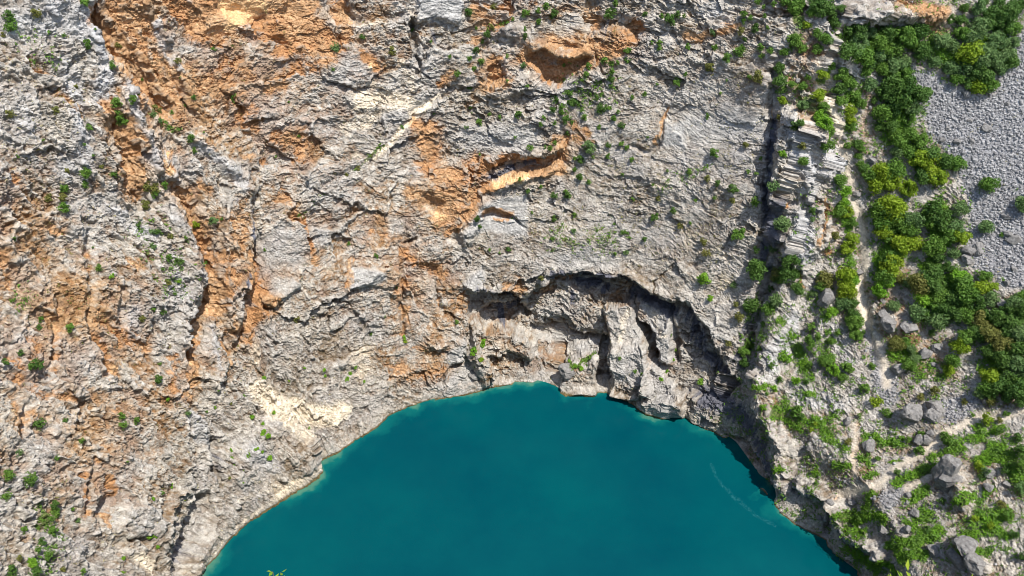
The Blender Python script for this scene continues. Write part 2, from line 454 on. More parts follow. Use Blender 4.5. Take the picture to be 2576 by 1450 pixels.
strokes('orange', 4, (.7, 60, [(1000, 0), (1060, 60)]), (1, 95, [(1350, 30), (1420, 120), (1490, 250), (1560, 450), (1580, 620), (1600, 800), (1630, 900)]), (.9, 80, [(1700, 600), (1720, 660)]), (.9, 120, [(1650, 750)]), (.8, 120, [(1860, 480), (1900, 650), (1950, 780), (2000, 860)]),
        (.75, 70, [(1500, 980), (1460, 1100), (1450, 1300), (1430, 1440)]), (.8, 120, [(1750, 1050), (1850, 1050), (1950, 900)]), (.8, 40, [(1690, 1150), (1710, 1300)]), (.65, 45, [(2300, 200), (2290, 300), (2350, 450), (2370, 560)]), (.55, 90, [(2100, 30), (2250, 200)]),
        (.5, 75, [(400, 900), (420, 1050), (380, 1200), (350, 1400)]), (.6, 75, [(690, 900), (700, 1100), (760, 1250), (830, 1400)]), (.45, 50, [(640, 500), (640, 700)]), (.55, 50, [(850, 1000), (870, 1150)]), (.45, 80, [(30, 430), (60, 700)]), (.45, 80, [(300, 250), (450, 300)]), (.45, 90, [(950, 540), (1030, 560)]),
        (.4, 80, [(100, 1250), (150, 1449)]), (.5, 120, [(1700, 200), (1800, 300)]), (.6, 100, [(1650, 500), (1780, 420)]), (.4, 140, [(800, 1000), (1100, 1200)]), (.4, 120, [(250, 1100), (200, 1300)]), (.5, 60, [(1300, 1250), (1250, 1449)]))
strokes('orange', 5, (.9, 80, [(500, 20), (700, 40), (900, 30), (1000, 30)]), (.9, 130, [(750, 200), (850, 130), (930, 150)]), (.95, 50, [(800, 330), (830, 280)]), (.9, 60, [(1100, 150), (1250, 160)]), (.7, 30, [(1150, 220), (1250, 210)]), (.65, 95, [(450, 470), (550, 530), (700, 560), (760, 640)]), (.6, 70, [(480, 650), (420, 750)]),
        (.65, 32, [(740, 700), (740, 860)]), (.65, 50, [(470, 860), (480, 1000), (440, 1080)]), (.45, 50, [(230, 310), (300, 320), (420, 360)]), (.5, 70, [(1250, 700), (1350, 740), (1330, 650)]), (.5, 50, [(560, 1180), (620, 1200)]), (.55, 120, [(400, 1350), (600, 1380), (750, 1350)]), (.4, 50, [(860, 880), (920, 930)]), (1, 30, [(1000, 80), (940, 160), (870, 280)]), (.5, 60, [(0, 700), (50, 500)]), (.5, 60, [(900, 800), (950, 880)]), (.3, 60, [(1700, 700), (1450, 830)]))
strokes('orange', 6, (.9, 18, [(1080, 80), (1060, 250), (1045, 380)]), (.5, 28, [(720, 80)]), (.6, 26, [(910, 600), (930, 700)]), (.6, 50, [(1100, 440)]), (.5, 50, [(1640, 900)]), (.35, 90, [(1620, 560), (1700, 600)]))
strokes('orange', 7, (.6, 75, [(100, 200), (110, 400), (150, 300), (200, 250)]), (.75, 60, [(620, 700), (650, 850), (680, 950)]), (.75, 60, [(780, 760), (830, 830)]), (.75, 50, [(780, 1000), (810, 1100)]), (.5, 60, [(700, 580)]), (.55, 75, [(1250, 50), (1400, 80), (1390, 150)]), (.4, 80, [(850, 200)]), (.4, 80, [(1030, 200)]), (.35, 90, [(750, 180)]), (.4, 60, [(1000, 800)]), (.4, 90, [(250, 60), (500, 130)]))
strokes('orange', 9, (.5, 32, [(1330, 290), (1310, 450), (1300, 650)]), (.5, 30, [(1180, 860), (1120, 900)]))

strokes('cream', 2, (1, 42, [(770, 715), (640, 800), (520, 900), (420, 1020), (300, 1130), (190, 1220)]), (.75, 150, [(120, 760), (350, 750), (520, 800)]), (.6, 100, [(30, 1000), (250, 870), (450, 820)]), (.6, 70, [(500, 580), (430, 480)]), (.5, 60, [(560, 560), (520, 660)]), (.6, 60, [(180, 640), (300, 650)]), (.6, 40, [(100, 180), (330, 185)]), (.7, 70, [(200, 500)]), (.4, 160, [(2100, 1270), (2300, 1400), (2500, 1350)]), (.7, 60, [(1150, 1400), (1400, 1350)]), (.5, 80, [(100, 1180)]), (.5, 40, [(500, 60), (530, 160)]))
polys('cream', 1, (.75, 2, [(1640, -40), (1990, -40), (2010, 70), (1960, 150), (1760, 240), (1680, 240), (1650, 120)]))
strokes('cream', 1, (.6, 60, [(1230, 1180), (1260, 1300)]), (.4, 80, [(2350, 430)]), (.4, 100, [(1300, 1060), (1250, 1130)]))
strokes('cream', 4, (.4, 120, [(2250, 560), (2450, 560)]), (.6, 80, [(1770, 1260)]), (.4, 150, [(1900, 1150), (1900, 1400)]), (.3, 300, [(2100, 1250), (2450, 1000)]), (.35, 200, [(150, 850)]), (.4, 60, [(820, 1350), (870, 1449)]), (.4,60,[(2050,950)]))
strokes('cream', 5, (.5, 250, [(150, 1150), (150, 1330)]), (.55, 60, [(650, 130), (780, 200)]), (.45, 120, [(1150, 1130), (1250, 1200)]), (.5, 60, [(850, 1200)]), (.5, 90, [(1000, 1320)]), (.55, 70, [(2150, 920), (2090, 1100)]), (.5, 70, [(2330, 950), (2440, 1100)]), (.4, 70, [(1680, 1380), (1850, 1420)]), (.3, 300, [(1700, 300), (2100, 250)]), (.4, 140, [(1250, 1300)]), (.35,90,[(1500,1000),(1900,1050)]))
strokes('cream', 6, (.45, 200, [(60, 380), (300, 500), (350, 800)]), (.4, 90, [(100, 700)]), (.3, 200, [(250, 100)]))
strokes('cream', 7, (.9, 190, [(1950, 60), (2100, 190), (2350, 260), (2550, 220)]), (.6, 120, [(2150, 330), (2350, 430)]), (.75, 70, [(1000, 1290), (1100, 1390)]), (.4, 130, [(1750, 700), (2100, 780)]), (.5, 50, [(1750, 880), (2000, 800), (2250, 740)]), (.5, 50, [(820, 1050)]), (.4, 100, [(900, 1200)]))
strokes('cream', 3, (.5, 110, [(850, 100), (830, 250)]), (.4, 110, [(880, 560), (830, 680)]), (.35, 120, [(1380, 800), (1330, 960)]), (.3, 300, [(300, 1250), (550, 1250)]), (.3,200,[(500,520)]))
strokes('cream', 9, (.6, 90, [(1200, 820), (1300, 780)]), (.35, 200, [(2300, 300), (2500, 300)]), (.3, 300, [(1000, 500), (1250, 600)]), (.5, 60, [(1050, 960), (1000, 1050)]), (.5, 40, [(10, 150)]), (.5, 25, [(100, 280), (90, 220)]), (.5, 25, [(270, 330)]), (.4, 30, [(190, 200)]))
# smooth sheets of bare grey limestone
polys('slab', 2, (1, 1.5, [(560, -40), (950, -40), (890, 185), (690, 165), (560, 150)]), (.8, 4, [(920, 980), (1100, 950), (1450, 960), (1480, 1060), (1350, 1130), (950, 1110)]), (.95, 1.5, [(2440, 960), (2600, 910), (2600, 1120), (2420, 1100)]), (.5, 4, [(340, 600), (450, 560), (430, 700), (350, 730)]), (.8, 2, [(1700, 590), (1790, 590), (1700, 660), (1660, 700)]))
polys('slab', 1, (1, 1.5, [(1640, -40), (1990, -40), (2010, 70), (1960, 150), (1760, 240), (1680, 240), (1650, 120)]), (.9, 1.2, [(1225, 1190), (1300, 1180), (1310, 1290), (1250, 1370)]), (.6, 2, [(1710, 1240), (1860, 1210), (1870, 1310), (1760, 1340)]), (.7, 2, [(450, 110), (540, 130), (560, 250), (450, 260)]))
polys('slab', 5, (.95, 1.2, [(960, 230), (1060, 90), (1400, 10), (1400, 330), (1150, 300), (880, 350)]), (1, 1, [(30, 570), (130, 545), (300, 585), (310, 650), (200, 700), (20, 720)]), (1, .8, [(910, 690), (985, 610), (1065, 565), (1085, 640), (1000, 745)]), (.7, 3, [(1560, 470), (1900, 450), (2100, 520), (2100, 600), (1600, 570)]), (.6, 2, [(330, 150), (480, 200), (470, 320), (380, 290)]), (.9, 1, [(785, 1200), (930, 1120), (930, 1230), (800, 1310)]), (.8, 2, [(800, 1400), (950, 1280), (1080, 1330), (1000, 1449), (800, 1449)]),
      (.7, 1, [(2005, 905), (2140, 875), (2200, 930), (2250, 1150), (2340, 1449), (2040, 1449)]), (.8, 1, [(2215, 845), (2330, 865), (2480, 965), (2490, 1290), (2400, 1310), (2350, 1100)]), (.7, 1, [(980, 770), (1130, 770), (1130, 830), (990, 880)]), (.6, 1, [(1450, 1100), (1900, 1180), (1880, 1250), (1470, 1200)]), (.6, 1, [(2330, 1330), (2500, 1450), (2560, 1690), (2300, 1680)]), (.5, 2, [(600, 700), (740, 650), (740, 800), (640, 820)]))
polys('slab', 3, (.75, 3, [(-20, 870), (650, 870), (670, 1010), (300, 1080), (-20, 1020)]))
polys('slab', 4, (.7, 2, [(2340, 250), (2450, 260), (2450, 400), (2390, 410)]), (.6, 3, [(1910, 300), (2250, 280), (2280, 560), (2000, 580)]), (.6, 2, [(2050, 640), (2200, 640), (2230, 760), (2000, 760)]))
polys('slab', 7, (.6, 2, [(870, 930), (1100, 950), (1140, 1050), (1120, 1140), (900, 1150)]), (.7, 1, [(790, 1000), (850, 970), (850, 1100), (790, 1110)]))
polys('slab', 6, (.6, 2, [(60, 920), (400, 1000), (430, 1100), (250, 1110)]))
# black water streaks and lichen under the roofs, plus shade painted on turned-away faces
strokes('streak_shade', 2, (.8, 50, [(1120, 1360), (1280, 1300)]), (.8, 45, [(1390, 1250), (1460, 1240)]), (.5, 40, [(690, 150), (700, 320)]), (.4, 80, [(2010, 160), (2000, 260)]))  # last stroke paints the cast shadow below a shrub
strokes('streak_shade', 5, (.9, 60, [(1590, 620), (1820, 650), (2100, 680), (2230, 730)]), (.95, 70, [(1780, 740), (1900, 740)]), (.95, 90, [(2180, 800), (2320, 850), (2460, 930)]), (.8, 60, [(1210, 930), (1220, 1020)]), (.8, 50, [(1330, 900), (1280, 950)]), (.7, 40, [(1200, 790), (1300, 830)]), (.9, 40, [(1960, 800), (1990, 770)]), (.7, 40, [(1740, 880), (1720, 800)]), (.5, 60, [(1020, 720), (1150, 740)]))
strokes('streak_shade', 6, (.6, 110, [(650, 0), (640, 300), (600, 560)]), (.6, 130, [(50, 950), (150, 1250), (350, 1449)]), (.6, 70, [(480, 900), (450, 1300)]))  # shade painted on the fin's face and the alcove's right wall
strokes('streak_shade', 9, (.75, 170, [(150, 100), (350, 150), (500, 300)]), (.7, 100, [(580, 450), (640, 650)]), (.5, 90, [(820, 750), (950, 850)]), (.6, 120, [(1230, 1150), (1350, 1320)]))  # painted shade along the dark cliff over the water
strokes('streak_shade', 3, (.7, 60, [(700, 900), (670, 1100), (650, 1449)]))  # shade painted down the left face of the fin
strokes('streak_shade', 7, (.4, 110, [(1450, 1100), (1380, 1350)]), (.35, 60, [(1600, 500), (1610, 700)]))  # painted shade in the two shadowed gullies
strokes('streak_shade', 4, (.6, 30, [(1860, 150), (1880, 400)]), (.5, 30, [(1820, 600), (1810, 780)]), (.5, 60, [(1740, 60)]))  # painted shade on the spur's right face
# bluish weathered crust
strokes('crust', 1, (.9, 260, [(120, 200), (420, 120), (620, 250)]), (1, 130, [(560, 60), (700, 300), (800, 560), (720, 760)]), (.8, 160, [(500, 500), (600, 1200), (450, 1300)]), (.5, 200, [(150, 700), (150, 1000)]), (.7, 80, [(960, 650), (1000, 950), (1180, 1250)]), (.8, 90, [(1450, 1100), (1650, 1230), (1830, 1400)]), (.7, 50, [(1130, 120), (1240, 340), (1350, 540)]))
strokes('crust', 3, (.9, 130, [(820, 900), (900, 1250), (930, 1449)]), (.7, 130, [(1050, 1050), (1080, 1300)]), (.7, 200, [(250, 90)]))
strokes('crust', 4, (.7, 150, [(750, 80), (1000, 250), (1150, 350)]), (.7, 90, [(1280, 120), (1420, 380)]), (.6, 120, [(950, 900), (1000, 1100)]), (.5, 200, [(1250, 500), (1330, 800)]), (.7, 60, [(1580, 1000), (1620, 1300)]))
strokes('crust', 6, (.9, 170, [(900, 150), (900, 450)]), (.8, 150, [(850, 950), (760, 1200), (700, 1400)]), (.7, 130, [(1090, 1000), (1250, 1250)]))
strokes('crust', 7, (.8, 150, [(1400, 250), (1500, 400)]), (.7, 200, [(1850, 480), (2000, 620)]), (.5, 170, [(420, 1180), (600, 1250)]))
strokes('crust', 9, (.8, 220, [(900, 100), (1150, 150)]), (.6, 200, [(950, 450), (1200, 500)]))
# loose grey stones
polys('scree', 3, (1, 1.5, [(1700, 520), (1900, 560), (2050, 660), (2180, 740), (2330, 730), (2420, 560), (2520, 380), (2560, 240), (2700, 200), (2800, 1449), (2120, 1449), (2090, 1250), (1990, 1150), (1860, 1000), (1810, 850), (1850, 700), (1760, 620)]))
polys('scree', 6, (1, 1.5, [(2180, -20), (2800, -20), (2800, 700), (2480, 730), (2380, 640), (2260, 600), (2130, 440), (2170, 200)]))
polys('scree', 9, (.9, 1.2, [(1480, 850), (1560, 790), (1680, 790), (1600, 900), (1540, 970)]), (.8, 1.2, [(1850, 140), (2200, 60), (2260, 130), (2100, 270), (1960, 300)]), (.85, 1, [(1440, 760), (1560, 640), (1660, 560), (1690, 570), (1560, 730), (1460, 790)]))
polys('scree', 6, (.8, 1, [(1370, 1060), (1440, 960), (1480, 1060), (1500, 1180), (1620, 1449), (1450, 1449), (1400, 1200)]))
polys('scree', 9, (.8, 1, [(1440, -10), (1600, -10), (1640, 120), (1560, 190), (1480, 120)]))
# trodden pale earth
strokes('path', 3, (1, 33, [(1010, 470), (1020, 560), (1040, 720), (1075, 790)]), (1, 54, [(1075, 790), (1110, 860), (1140, 950)]), (1, 42, [(1150, 980), (1190, 1080), (1200, 1150), (1230, 1260), (1280, 1380), (1300, 1449)]))
strokes('path', 6, (1, 40, [(1380, 540), (1360, 640), (1325, 740)]), (1, 46, [(1290, 60), (1320, 160), (1350, 250), (1360, 350), (1380, 480)]), (1, 46, [(1380, 480), (1380, 560)]), (1, 75, [(1320, 740), (1350, 830), (1370, 920)]), (1, 67, [(1370, 920), (1410, 990), (1430, 1080), (1470, 1180), (1520, 1300), (1540, 1449)]))
strokes('path', 9, (1, 50, [(2270, 230), (2160, 290), (2060, 350), (1960, 400), (1880, 470), (1800, 540), (1720, 560)]), (1, 58, [(1720, 560), (1640, 610), (1560, 690), (1480, 760), (1400, 780), (1280, 820), (1190, 830)]), (.9, 42, [(2576, 190), (2400, 260), (2270, 240)]), (.7, 42, [(1310, 300), (1310, 450), (1300, 560), (1300, 700)]), (.8, 50, [(1950, 640), (1830, 710), (1700, 790)]))
# green ground cover
strokes('green', 9, (1, 60, [(1420, 830), (1380, 930)]), (1, 80, [(1250, 1000), (1400, 1010), (1520, 1000)]), (1, 70, [(1280, 1080), (1400, 1110)]), (1, 90, [(1560, 1220), (1750, 1200), (1950, 1100)]), (1, 80, [(1650, 1300), (1850, 1300)]), (1, 55, [(1620, 760), (1780, 660), (1920, 640)]), (1, 80, [(2220, 600), (2350, 540)]), (.8, 60, [(1700, 880), (1830, 780)]), (.8, 60, [(620, 30), (720, 20)]), (.7, 80, [(730, 220), (900, 330)]), (.6, 60, [(1010, 300), (1150, 260)]), (.7, 70, [(1150, 590), (1250, 620)]), (.8, 45, [(1380, 700), (1460, 690)]), (.8, 40, [(1560, 570), (1640, 560)]), (.8, 50, [(2000, 520), (2120, 500)]), (.9, 70, [(2250, 1000), (2400, 1100)]), (.9, 60, [(2440, 620), (2400, 480)]), (.8, 60, [(2100, 900), (2200, 850)]), (.7, 60, [(800, 630), (740, 690)]), (.5, 70, [(1000, 640), (1000, 780)]), (.8, 60, [(1500, 440), (1650, 440)]), (.8, 50, [(1680, 400)]), (.6, 60, [(900, 100), (1000, 60)]), (.7, 50, [(1410, 300)]), (.7, 60, [(2150, 330), (2260, 330)]), (.7, 70, [(2350, 800), (2250, 900)]), (.7, 70, [(1350, 560), (1470, 620)]), (.9, 60, [(1500, 1350), (1600, 1420)]), (.6, 80, [(1900, 160)]), (.6, 200, [(2400, 500), (2500, 700)]), (.6, 120, [(2450, 1150), (2500, 1300)]))
strokes('green', 3, (.7, 90, [(840, 60), (880, 200), (830, 330)]), (.55, 130, [(900, 650), (1000, 830), (1060, 980)]), (.6, 130, [(1200, 600), (1230, 800), (1220, 950)]), (.7, 200, [(1250, 300), (1600, 420), (1650, 700), (1600, 1000), (1850, 1250)]), (.7, 200, [(1900, 350), (2150, 500), (2350, 300)]), (.5, 60, [(1250, 1100), (1230, 1300)]), (.3, 30, [(680, 1000), (600, 1080)]), (.4, 20, [(30, 1340), (200, 1240)]), (.5, 90, [(780, 600), (750, 750)]))
strokes('green', 6, (.7, 170, [(1500, 150), (1600, 350), (1480, 600)]), (.7, 170, [(1900, 150), (2000, 350), (1850, 600), (2100, 750)]), (.8, 220, [(1850, 850), (2200, 900), (2400, 1150)]), (.6, 90, [(1200, 150), (1270, 450), (1240, 750), (1300, 1050)]), (.5, 120, [(1000, 1100), (1130, 1300)]), (.4, 90, [(560, 600)]), (.4, 70, [(500, 900), (460, 1250)]), (.4, 80, [(700, 850), (560, 1100)]), (.5, 130, [(1700, 1200), (1950, 1350)]), (.5, 70, [(1500, 1130), (1600, 1260)]), (.8, 180, [(2450, 1250), (2300, 1400)]))
strokes('green', 2, (.6, 26, [(290, 1090), (220, 1170), (120, 1270), (30, 1330)]), (.4, 40, [(1110, 230), (1280, 150)]), (.35, 240, [(1750, 700), (1950, 700)]), (.3, 100, [(2440, 1400), (2560, 1340)]))
strokes('green', 1, (.6, 40, [(1130, 860), (1200, 910), (1270, 980)]), (.2, 300, [(300, 400)]))
strokes('green', 4, (.45, 40, [(2420, 20), (2330, 120), (2250, 180)]), (.2, 300, [(1150, 350), (1300, 650)]), (.3, 200, [(150, 830)]))
strokes('green', 5, (1, 30, [(1720, 1290), (1780, 1330), (1850, 1310), (1890, 1270)]), (.25, 200, [(1650, 350), (2000, 350)]))
strokes('green', 7, (.5, 160, [(300, 950), (380, 1200), (250, 1400)]), (.4, 150, [(100, 900)]), (.5, 60, [(200, 1380)]))
strokes('green', 9, (.8, 130, [(2150, 1150), (2400, 1000)]), (.7, 120, [(1250, 1250), (1450, 1380)]), (.7, 110, [(1850, 980), (1700, 1080)]), (.6, 110, [(1900, 560), (2150, 430), (2400, 330)]), (.6, 100, [(800, 180), (1050, 330), (1200, 480)]), (.6, 90, [(1380, 400), (1550, 420)]), (.7, 120, [(2050, 1330), (2300, 1250)]))
strokes('green', 6, (.6, 110, [(760, 1000), (900, 1250), (1000, 1400)]), (.55, 110, [(1650, 1250), (1800, 1400)]), (.5, 90, [(1000, 780), (1100, 950)]))
# dry straw-coloured tufts
strokes('straw', 5, (.6, 300, [(1600, 250), (2000, 300), (2400, 350)]), (.5, 150, [(1750, 450)]))
strokes('straw', 6, (.7, 220, [(100, 300), (250, 500), (350, 700)]), (.6, 150, [(300, 150)]), (.5, 150, [(1500, 1000), (1800, 1200)]), (.5, 150, [(2350, 580), (2480, 640)]))
strokes('straw', 3, (.6, 250, [(300, 1300), (500, 1150)]), (.5, 150, [(450, 560)]), (.7, 170, [(850, 150), (900, 600), (950, 800)]))
strokes('straw', 2, (.4, 400, [(1900, 900), (2200, 1350)]), (.5, 150, [(2400, 1400)]))
strokes('straw', 4, (.5, 250, [(150, 850)]), (.25, 500, [(500, 400), (700, 1000)]))
strokes('straw', 1, (.3, 500, [(400, 600), (300, 1200)]))
strokes('straw', 7, (.5, 300, [(300, 900), (400, 1300)]))
strokes('straw', 9, (.6, 400, [(1000, 400), (1600, 500), (2200, 500)]), (.5, 300, [(2300, 900)]))
polys('face', 2, (1, 8, [(1750, 700), (2576, 500), (2700, 1500), (1500, 1500), (1650, 1100)]))
polys('face', 3, (1, 8, [(-60, 480), (640, 480), (680, 900), (600, 1500), (-60, 1500)]))
polys('face', 5, (1, 8, [(1000, 100), (1700, -60), (2600, -60), (2600, 760), (2250, 690), (1900, 600), (1560, 590), (1100, 480)]))
polys('face', 6, (1, 6, [(-60, -60), (580, -60), (520, 500), (560, 750), (430, 1000), (200, 1000), (-60, 760)]))
polys('ochre', 1, (.55, 25, [(600, -60), (2600, -60), (2600, 1500), (900, 1500), (700, 600)]))
polys('ochre', 2, (.5, 25, [(-60, -60), (520, -60), (560, 600), (-60, 800)]))
polys('ochre', 1, (.3, 40, [(-60, 500), (400, 700), (800, 1000), (900, 1500), (-60, 1500)]))
strokes('ochre', 9, (.4, 500, [(900, 300), (1500, 500), (2300, 700)]), (.4, 300, [(2100, 1200)]))
strokes('ochre', 6, (.45, 300, [(1150, 200), (1250, 900)]), (.45, 300, [(1600, 700), (1700, 1100), (2000, 1300)]))
strokes('ochre', 3, (.45, 260, [(900, 100), (900, 700), (1050, 1000)]), (.45, 150, [(1400, 700), (1350, 1150)]))
strokes('ochre', 2, (.45, 200, [(1050, 500), (1700, 330), (2200, 250)]), (.6, 250, [(650, 1100), (800, 1400), (1000, 1300)]), (.45, 130, [(1000, 100), (1400, 60), (1850, 100)]))
polys('ochre', 4, (.5, 25, [(1300, -60), (2600, -60), (2600, 700), (2000, 1000), (1900, 1500), (1350, 1500), (1500, 700)]), (.8, 40, [(-60, -60), (600, 300), (1000, 700), (1350, 1500), (-60, 1500)]))
polys('ochre', 5, (.55, 20, [(-60, -60), (1000, -60), (850, 400), (950, 800), (950, 1500), (250, 1500), (400, 1000), (-60, 900)]))
polys('ochre', 7, (.75, 40, [(-60, -60), (1400, -60), (1200, 300), (900, 900), (500, 800), (-60, 600)]))
polys('ochre', 5, (.3, 6, [(965, 760), (1420, 790), (1560, 620), (2100, 640), (2500, 830), (2580, 1250), (2500, 1500), (980, 1500)]))
#END MASKS

# ------------------------------------------------------------------ relief at every scale
WL = sstep(126, 140, theta)[:, None].astype(np.float32)
WR = (1 - sstep(45, 52, theta))[:, None].astype(np.float32)
WF = 1 - WL - WR
A, H = AA, HH


def gather(a, di, dj):
    ii = np.clip(np.arange(NI)[:, None] + di, 0, NI - 1).astype(np.int32)
    jj = np.clip(np.arange(NJ)[None, :] + dj, 0, NJ - 1).astype(np.int32)
    return a[ii, jj]


def blur(a, n):
    c = np.cumsum(np.pad(a, ((n, n), (0, 0)), 'edge'), 0, dtype=np.float64); a = ((c[2 * n:] - np.pad(c, ((1, 0), (0, 0)))[:a.shape[0]]) / (2 * n + 1)).astype(np.float32)
    c = np.cumsum(np.pad(a, ((0, 0), (n, n)), 'edge'), 1, dtype=np.float64); return ((c[:, 2 * n:] - np.pad(c, ((0, 0), (1, 0)))[:, :a.shape[1]]) / (2 * n + 1)).astype(np.float32)


w1 = fbm(A, H, 9, 9, 4, 11, 0.6); w2 = fbm(A, H, 9, 9, 4, 51, 0.6)
for n_ in M:
    k = 6 if n_ == 'path' else 16 if n_ in ('orange', 'ochre', 'face', 'cream', 'crust', 'green', 'straw', 'streak_shade') else (5 if n_ in ('slab', 'scree') else 2)
    M[n_] = gather(M[n_].a, w1 * k, w2 * k)
PUSH = gather(PUSH, fbm(A, H, 13, 13, 2, 15, .4) * 16, fbm(A, H, 13, 13, 2, 55, .4) * 16)
PUSH = blur(PUSH, 2)
slab, scree, path, green = M['slab'], M['scree'], M['path'], M['green']

Hs = H + 0.18 * A + 3.0 * gnoise(A / 35, H / 35, 301) + 1.2 * gnoise(A / 9, H / 9, 303)      # bedding rises gently to the left
ridF = fbm(A + 0.3 * w1 * 9, Hs, 16, 8, 5, 71, 0.55, ridged=True)
ridL = fbm(A + 0.22 * H + 2 * w1, H, 6.0, 20, 5, 81, 0.55, ridged=True)
big = fbm(A, H, 48, 40, 3, 91)
b7, c7 = blocks(A + 2 * w1, Hs + 2 * w2, 8.5, 5.5, 101)
b3, c3 = blocks(A + 0.8 * w2, Hs * 1.0 + 0.8 * w1, 3.2, 2.1, 111)
b3v, c3v = blocks(A + 0.8 * w2, H + 0.8 * w1, 1.9, 3.4, 121)
b1, c1 = blocks(A + 0.4 * w2, Hs + 0.4 * w1, 1.15, .8, 131)
fine = fbm(A, H, 1.6, 1.3, 3, 141, 0.6)
bh, ch = blocks(A + .2 * w2, H + .2 * w1, .62, .5, 145)
q = Hs / 2.7 + 0.8 * gnoise(A / 14, H / 14, 311)
saw = (q - np.floor(q)).astype(np.float32)
terr = saw ** 3
q2 = Hs / 0.95 + 0.7 * gnoise(A / 5, H / 5, 313)
saw2 = (q2 - np.floor(q2)).astype(np.float32) ** 2
b18, c18 = blocks(A + 4 * w1, Hs + 4 * w2, 21, 13, 105)
cellr = sstep(-.1, .35, blocks(A + 4 * w1, Hs + 4 * w2, 21, 13, 105, 0.0)[0])          # some whole blocks broke cleanly
dia = fbm((A - H) * .7 + 6 * w1, (A + H) * .7, 15, 60, 4, 95, .5, ridged=True)
ribs = fbm(A + .2 * H + 5 * w1, H, 24, 90, 3, 97, .5, ridged=True)
strat = sstep(-0.1, 0.45, gnoise(A / 22, H / 22, 317)) * WF
face = M['face']
rough = (1 - 0.85 * slab) * (1 - .45 * cellr) * (1 - .55 * face)
softg = 1 - 0.9 * np.clip(scree + path, 0, 1)
ridS = fbm(A + 0.3 * w1 * 9, Hs, 12, 9, 5, 71, 0.55, ridged=True) if False else ridF
facR = (0.35 + 0.65 * np.clip(M['crust'] * 1.3 + sstep(1, 4, PUSH), 0, 1)) * softg
bandw = sstep(-2, 9, H) * 0.75 + 0.25
BIG = 4.0 * big * (1 - 0.6 * WR) * sstep(2, 25, H) + bandw * (WF * ((1.1 - .6 * face) * ridF + 1.6 * dia * (1 - .7 * face) + 2.0 * b18 * (1 - .6 * face))
      + WL * (2.0 * ridL + 2.8 * ribs + 1.0 * b18) + WR * 1.1 * ridF * facR)
b7v, _ = blocks(A + 2 * w1, H + 2 * w2, 4.2, 8.5, 103)
knob = fbm(A + 1.2 * w2, H + 1.2 * w1, 2.6, 3.6, 3, 107, .55, ridged=True)
smF = 1.3 * b7 * rough + 0.85 * b3 * rough + 0.4 * strat * terr * rough + 0.12 * strat * saw2 * rough
smL = 1.0 * b7v * rough + 0.9 * b3v * rough - .75 * knob
smR = (0.6 * b7 + 0.55 * b3) * facR
rmod = 0.45 + 0.75 * sstep(-.35, .35, fbm(A, H, 17, 12, 3, 173, 0.6))
fineA = rmod * (0.62 * b1 * (1 - .2 * WF) + 0.5 * fine + .32 * bh) * (0.2 + 0.8 * rough) * (1 - 0.9 * np.clip(scree + path, 0, 1))
D1 = BIG + PUSH * (0.25 + 0.75 * sstep(-1, 7, H))
P1 = PM + NRM * D1[..., None]
gs = np.hypot(np.gradient(D1, axis=0) / (np.abs(np.gradient(A, axis=0)) * BR / 130), np.gradient(D1, axis=1) / np.gradient(H, axis=1))
WS = sstep(.5, 1.4, blur(gs.astype(np.float32), 3))
sub = WS > .02
p3 = P1[sub].astype(np.float32)
p3 = p3 + np.stack([gnoise(p3[:, 0] * .3 + p3[:, 2] * .21, p3[:, 1] * .3 - p3[:, 2] * .23, 600 + k_) for k_ in range(3)], -1) * .8
REL3 = np.zeros((NI, NJ), np.float32); REL3[sub] = 1.1 * blocks3(p3, 5.0, 611) + .75 * blocks3(p3, 2.2, 621) + .35 * blocks3(p3, 1.1, 631)
SM = smF * WF + smL * WL + smR * WR + fineA * (1 + 0.1 * WL) * (1 - .35 * WR)
SM = (SM * (1 - WS) + REL3 * WS * (.45 + .55 * rough)) * bandw
SM += WR * 0.06 * scree * blocks(A, H, .8, .7, 151)[0]
REL = BIG + SM
# hollows show fresh orange rock and turn darker brown: compare relief with its own blurred self
CAV = np.clip((blur(REL, 12) - REL) / 1.1, -1, 1)
N1 = np.cross(np.gradient(P1, axis=1), np.gradient(P1, axis=0)); N1 /= np.linalg.norm(N1, axis=-1, keepdims=True) + 1e-9
N1 *= np.sign(np.sum(N1 * NRM, -1, keepdims=True))
N1 = np.stack([blur(N1[..., k_].astype(np.float32), 3) for k_ in range(3)], -1)
ND = NRM * (1 - WS[..., None]) + N1 * WS[..., None]; ND /= np.linalg.norm(ND, axis=-1, keepdims=True) + 1e-9
P = (P1 + ND * SM[..., None]).astype(np.float32)
# keep the rock from curling back on itself under the lake
patch_n = fbm(A, H, 7, 6, 4, 161, 0.6)
patch_l = fbm(A, H, 26, 20, 3, 171, 0.55)

org = np.clip(M['orange'] * 1.22, 0, 1)
TONF = fbm(A, H, 1.5, 1.2, 3, 197, 0.65)
TON = fbm(A, H, 3.0, 2.2, 4, 191, 0.65)
CRU = .8 * sstep(0.15, 1.0, M['crust'] + 0.45 * patch_n + .3 * TON)
OCH = np.clip(sstep(.15, .8, M['ochre'] + .45 * patch_n + .3 * patch_l + .35 * TONF + .12 * CAV) * sstep(.02, .25, M['ochre']) + .55 * sstep(.02, .5, blur(org, 26) + .15 * patch_n), 0, 1) * (1 - .7 * CRU * (1 - .5 * WL)) * (1 - .5 * slab)
OR = sstep(0.22, 0.80, org * 0.95 + 0.40 * patch_n + 0.42 * CAV + 0.34 * TONF + 0.08) * sstep(0.02, 0.3, org) * .9
BRN = sstep(0.1, 0.9, 0.42 + 0.55 * patch_n + 0.28 * CAV + 0.4 * patch_l + 0.45 * org + .55 * TONF) * (1 - 0.7 * M['crust']) * (1 - .6 * slab)
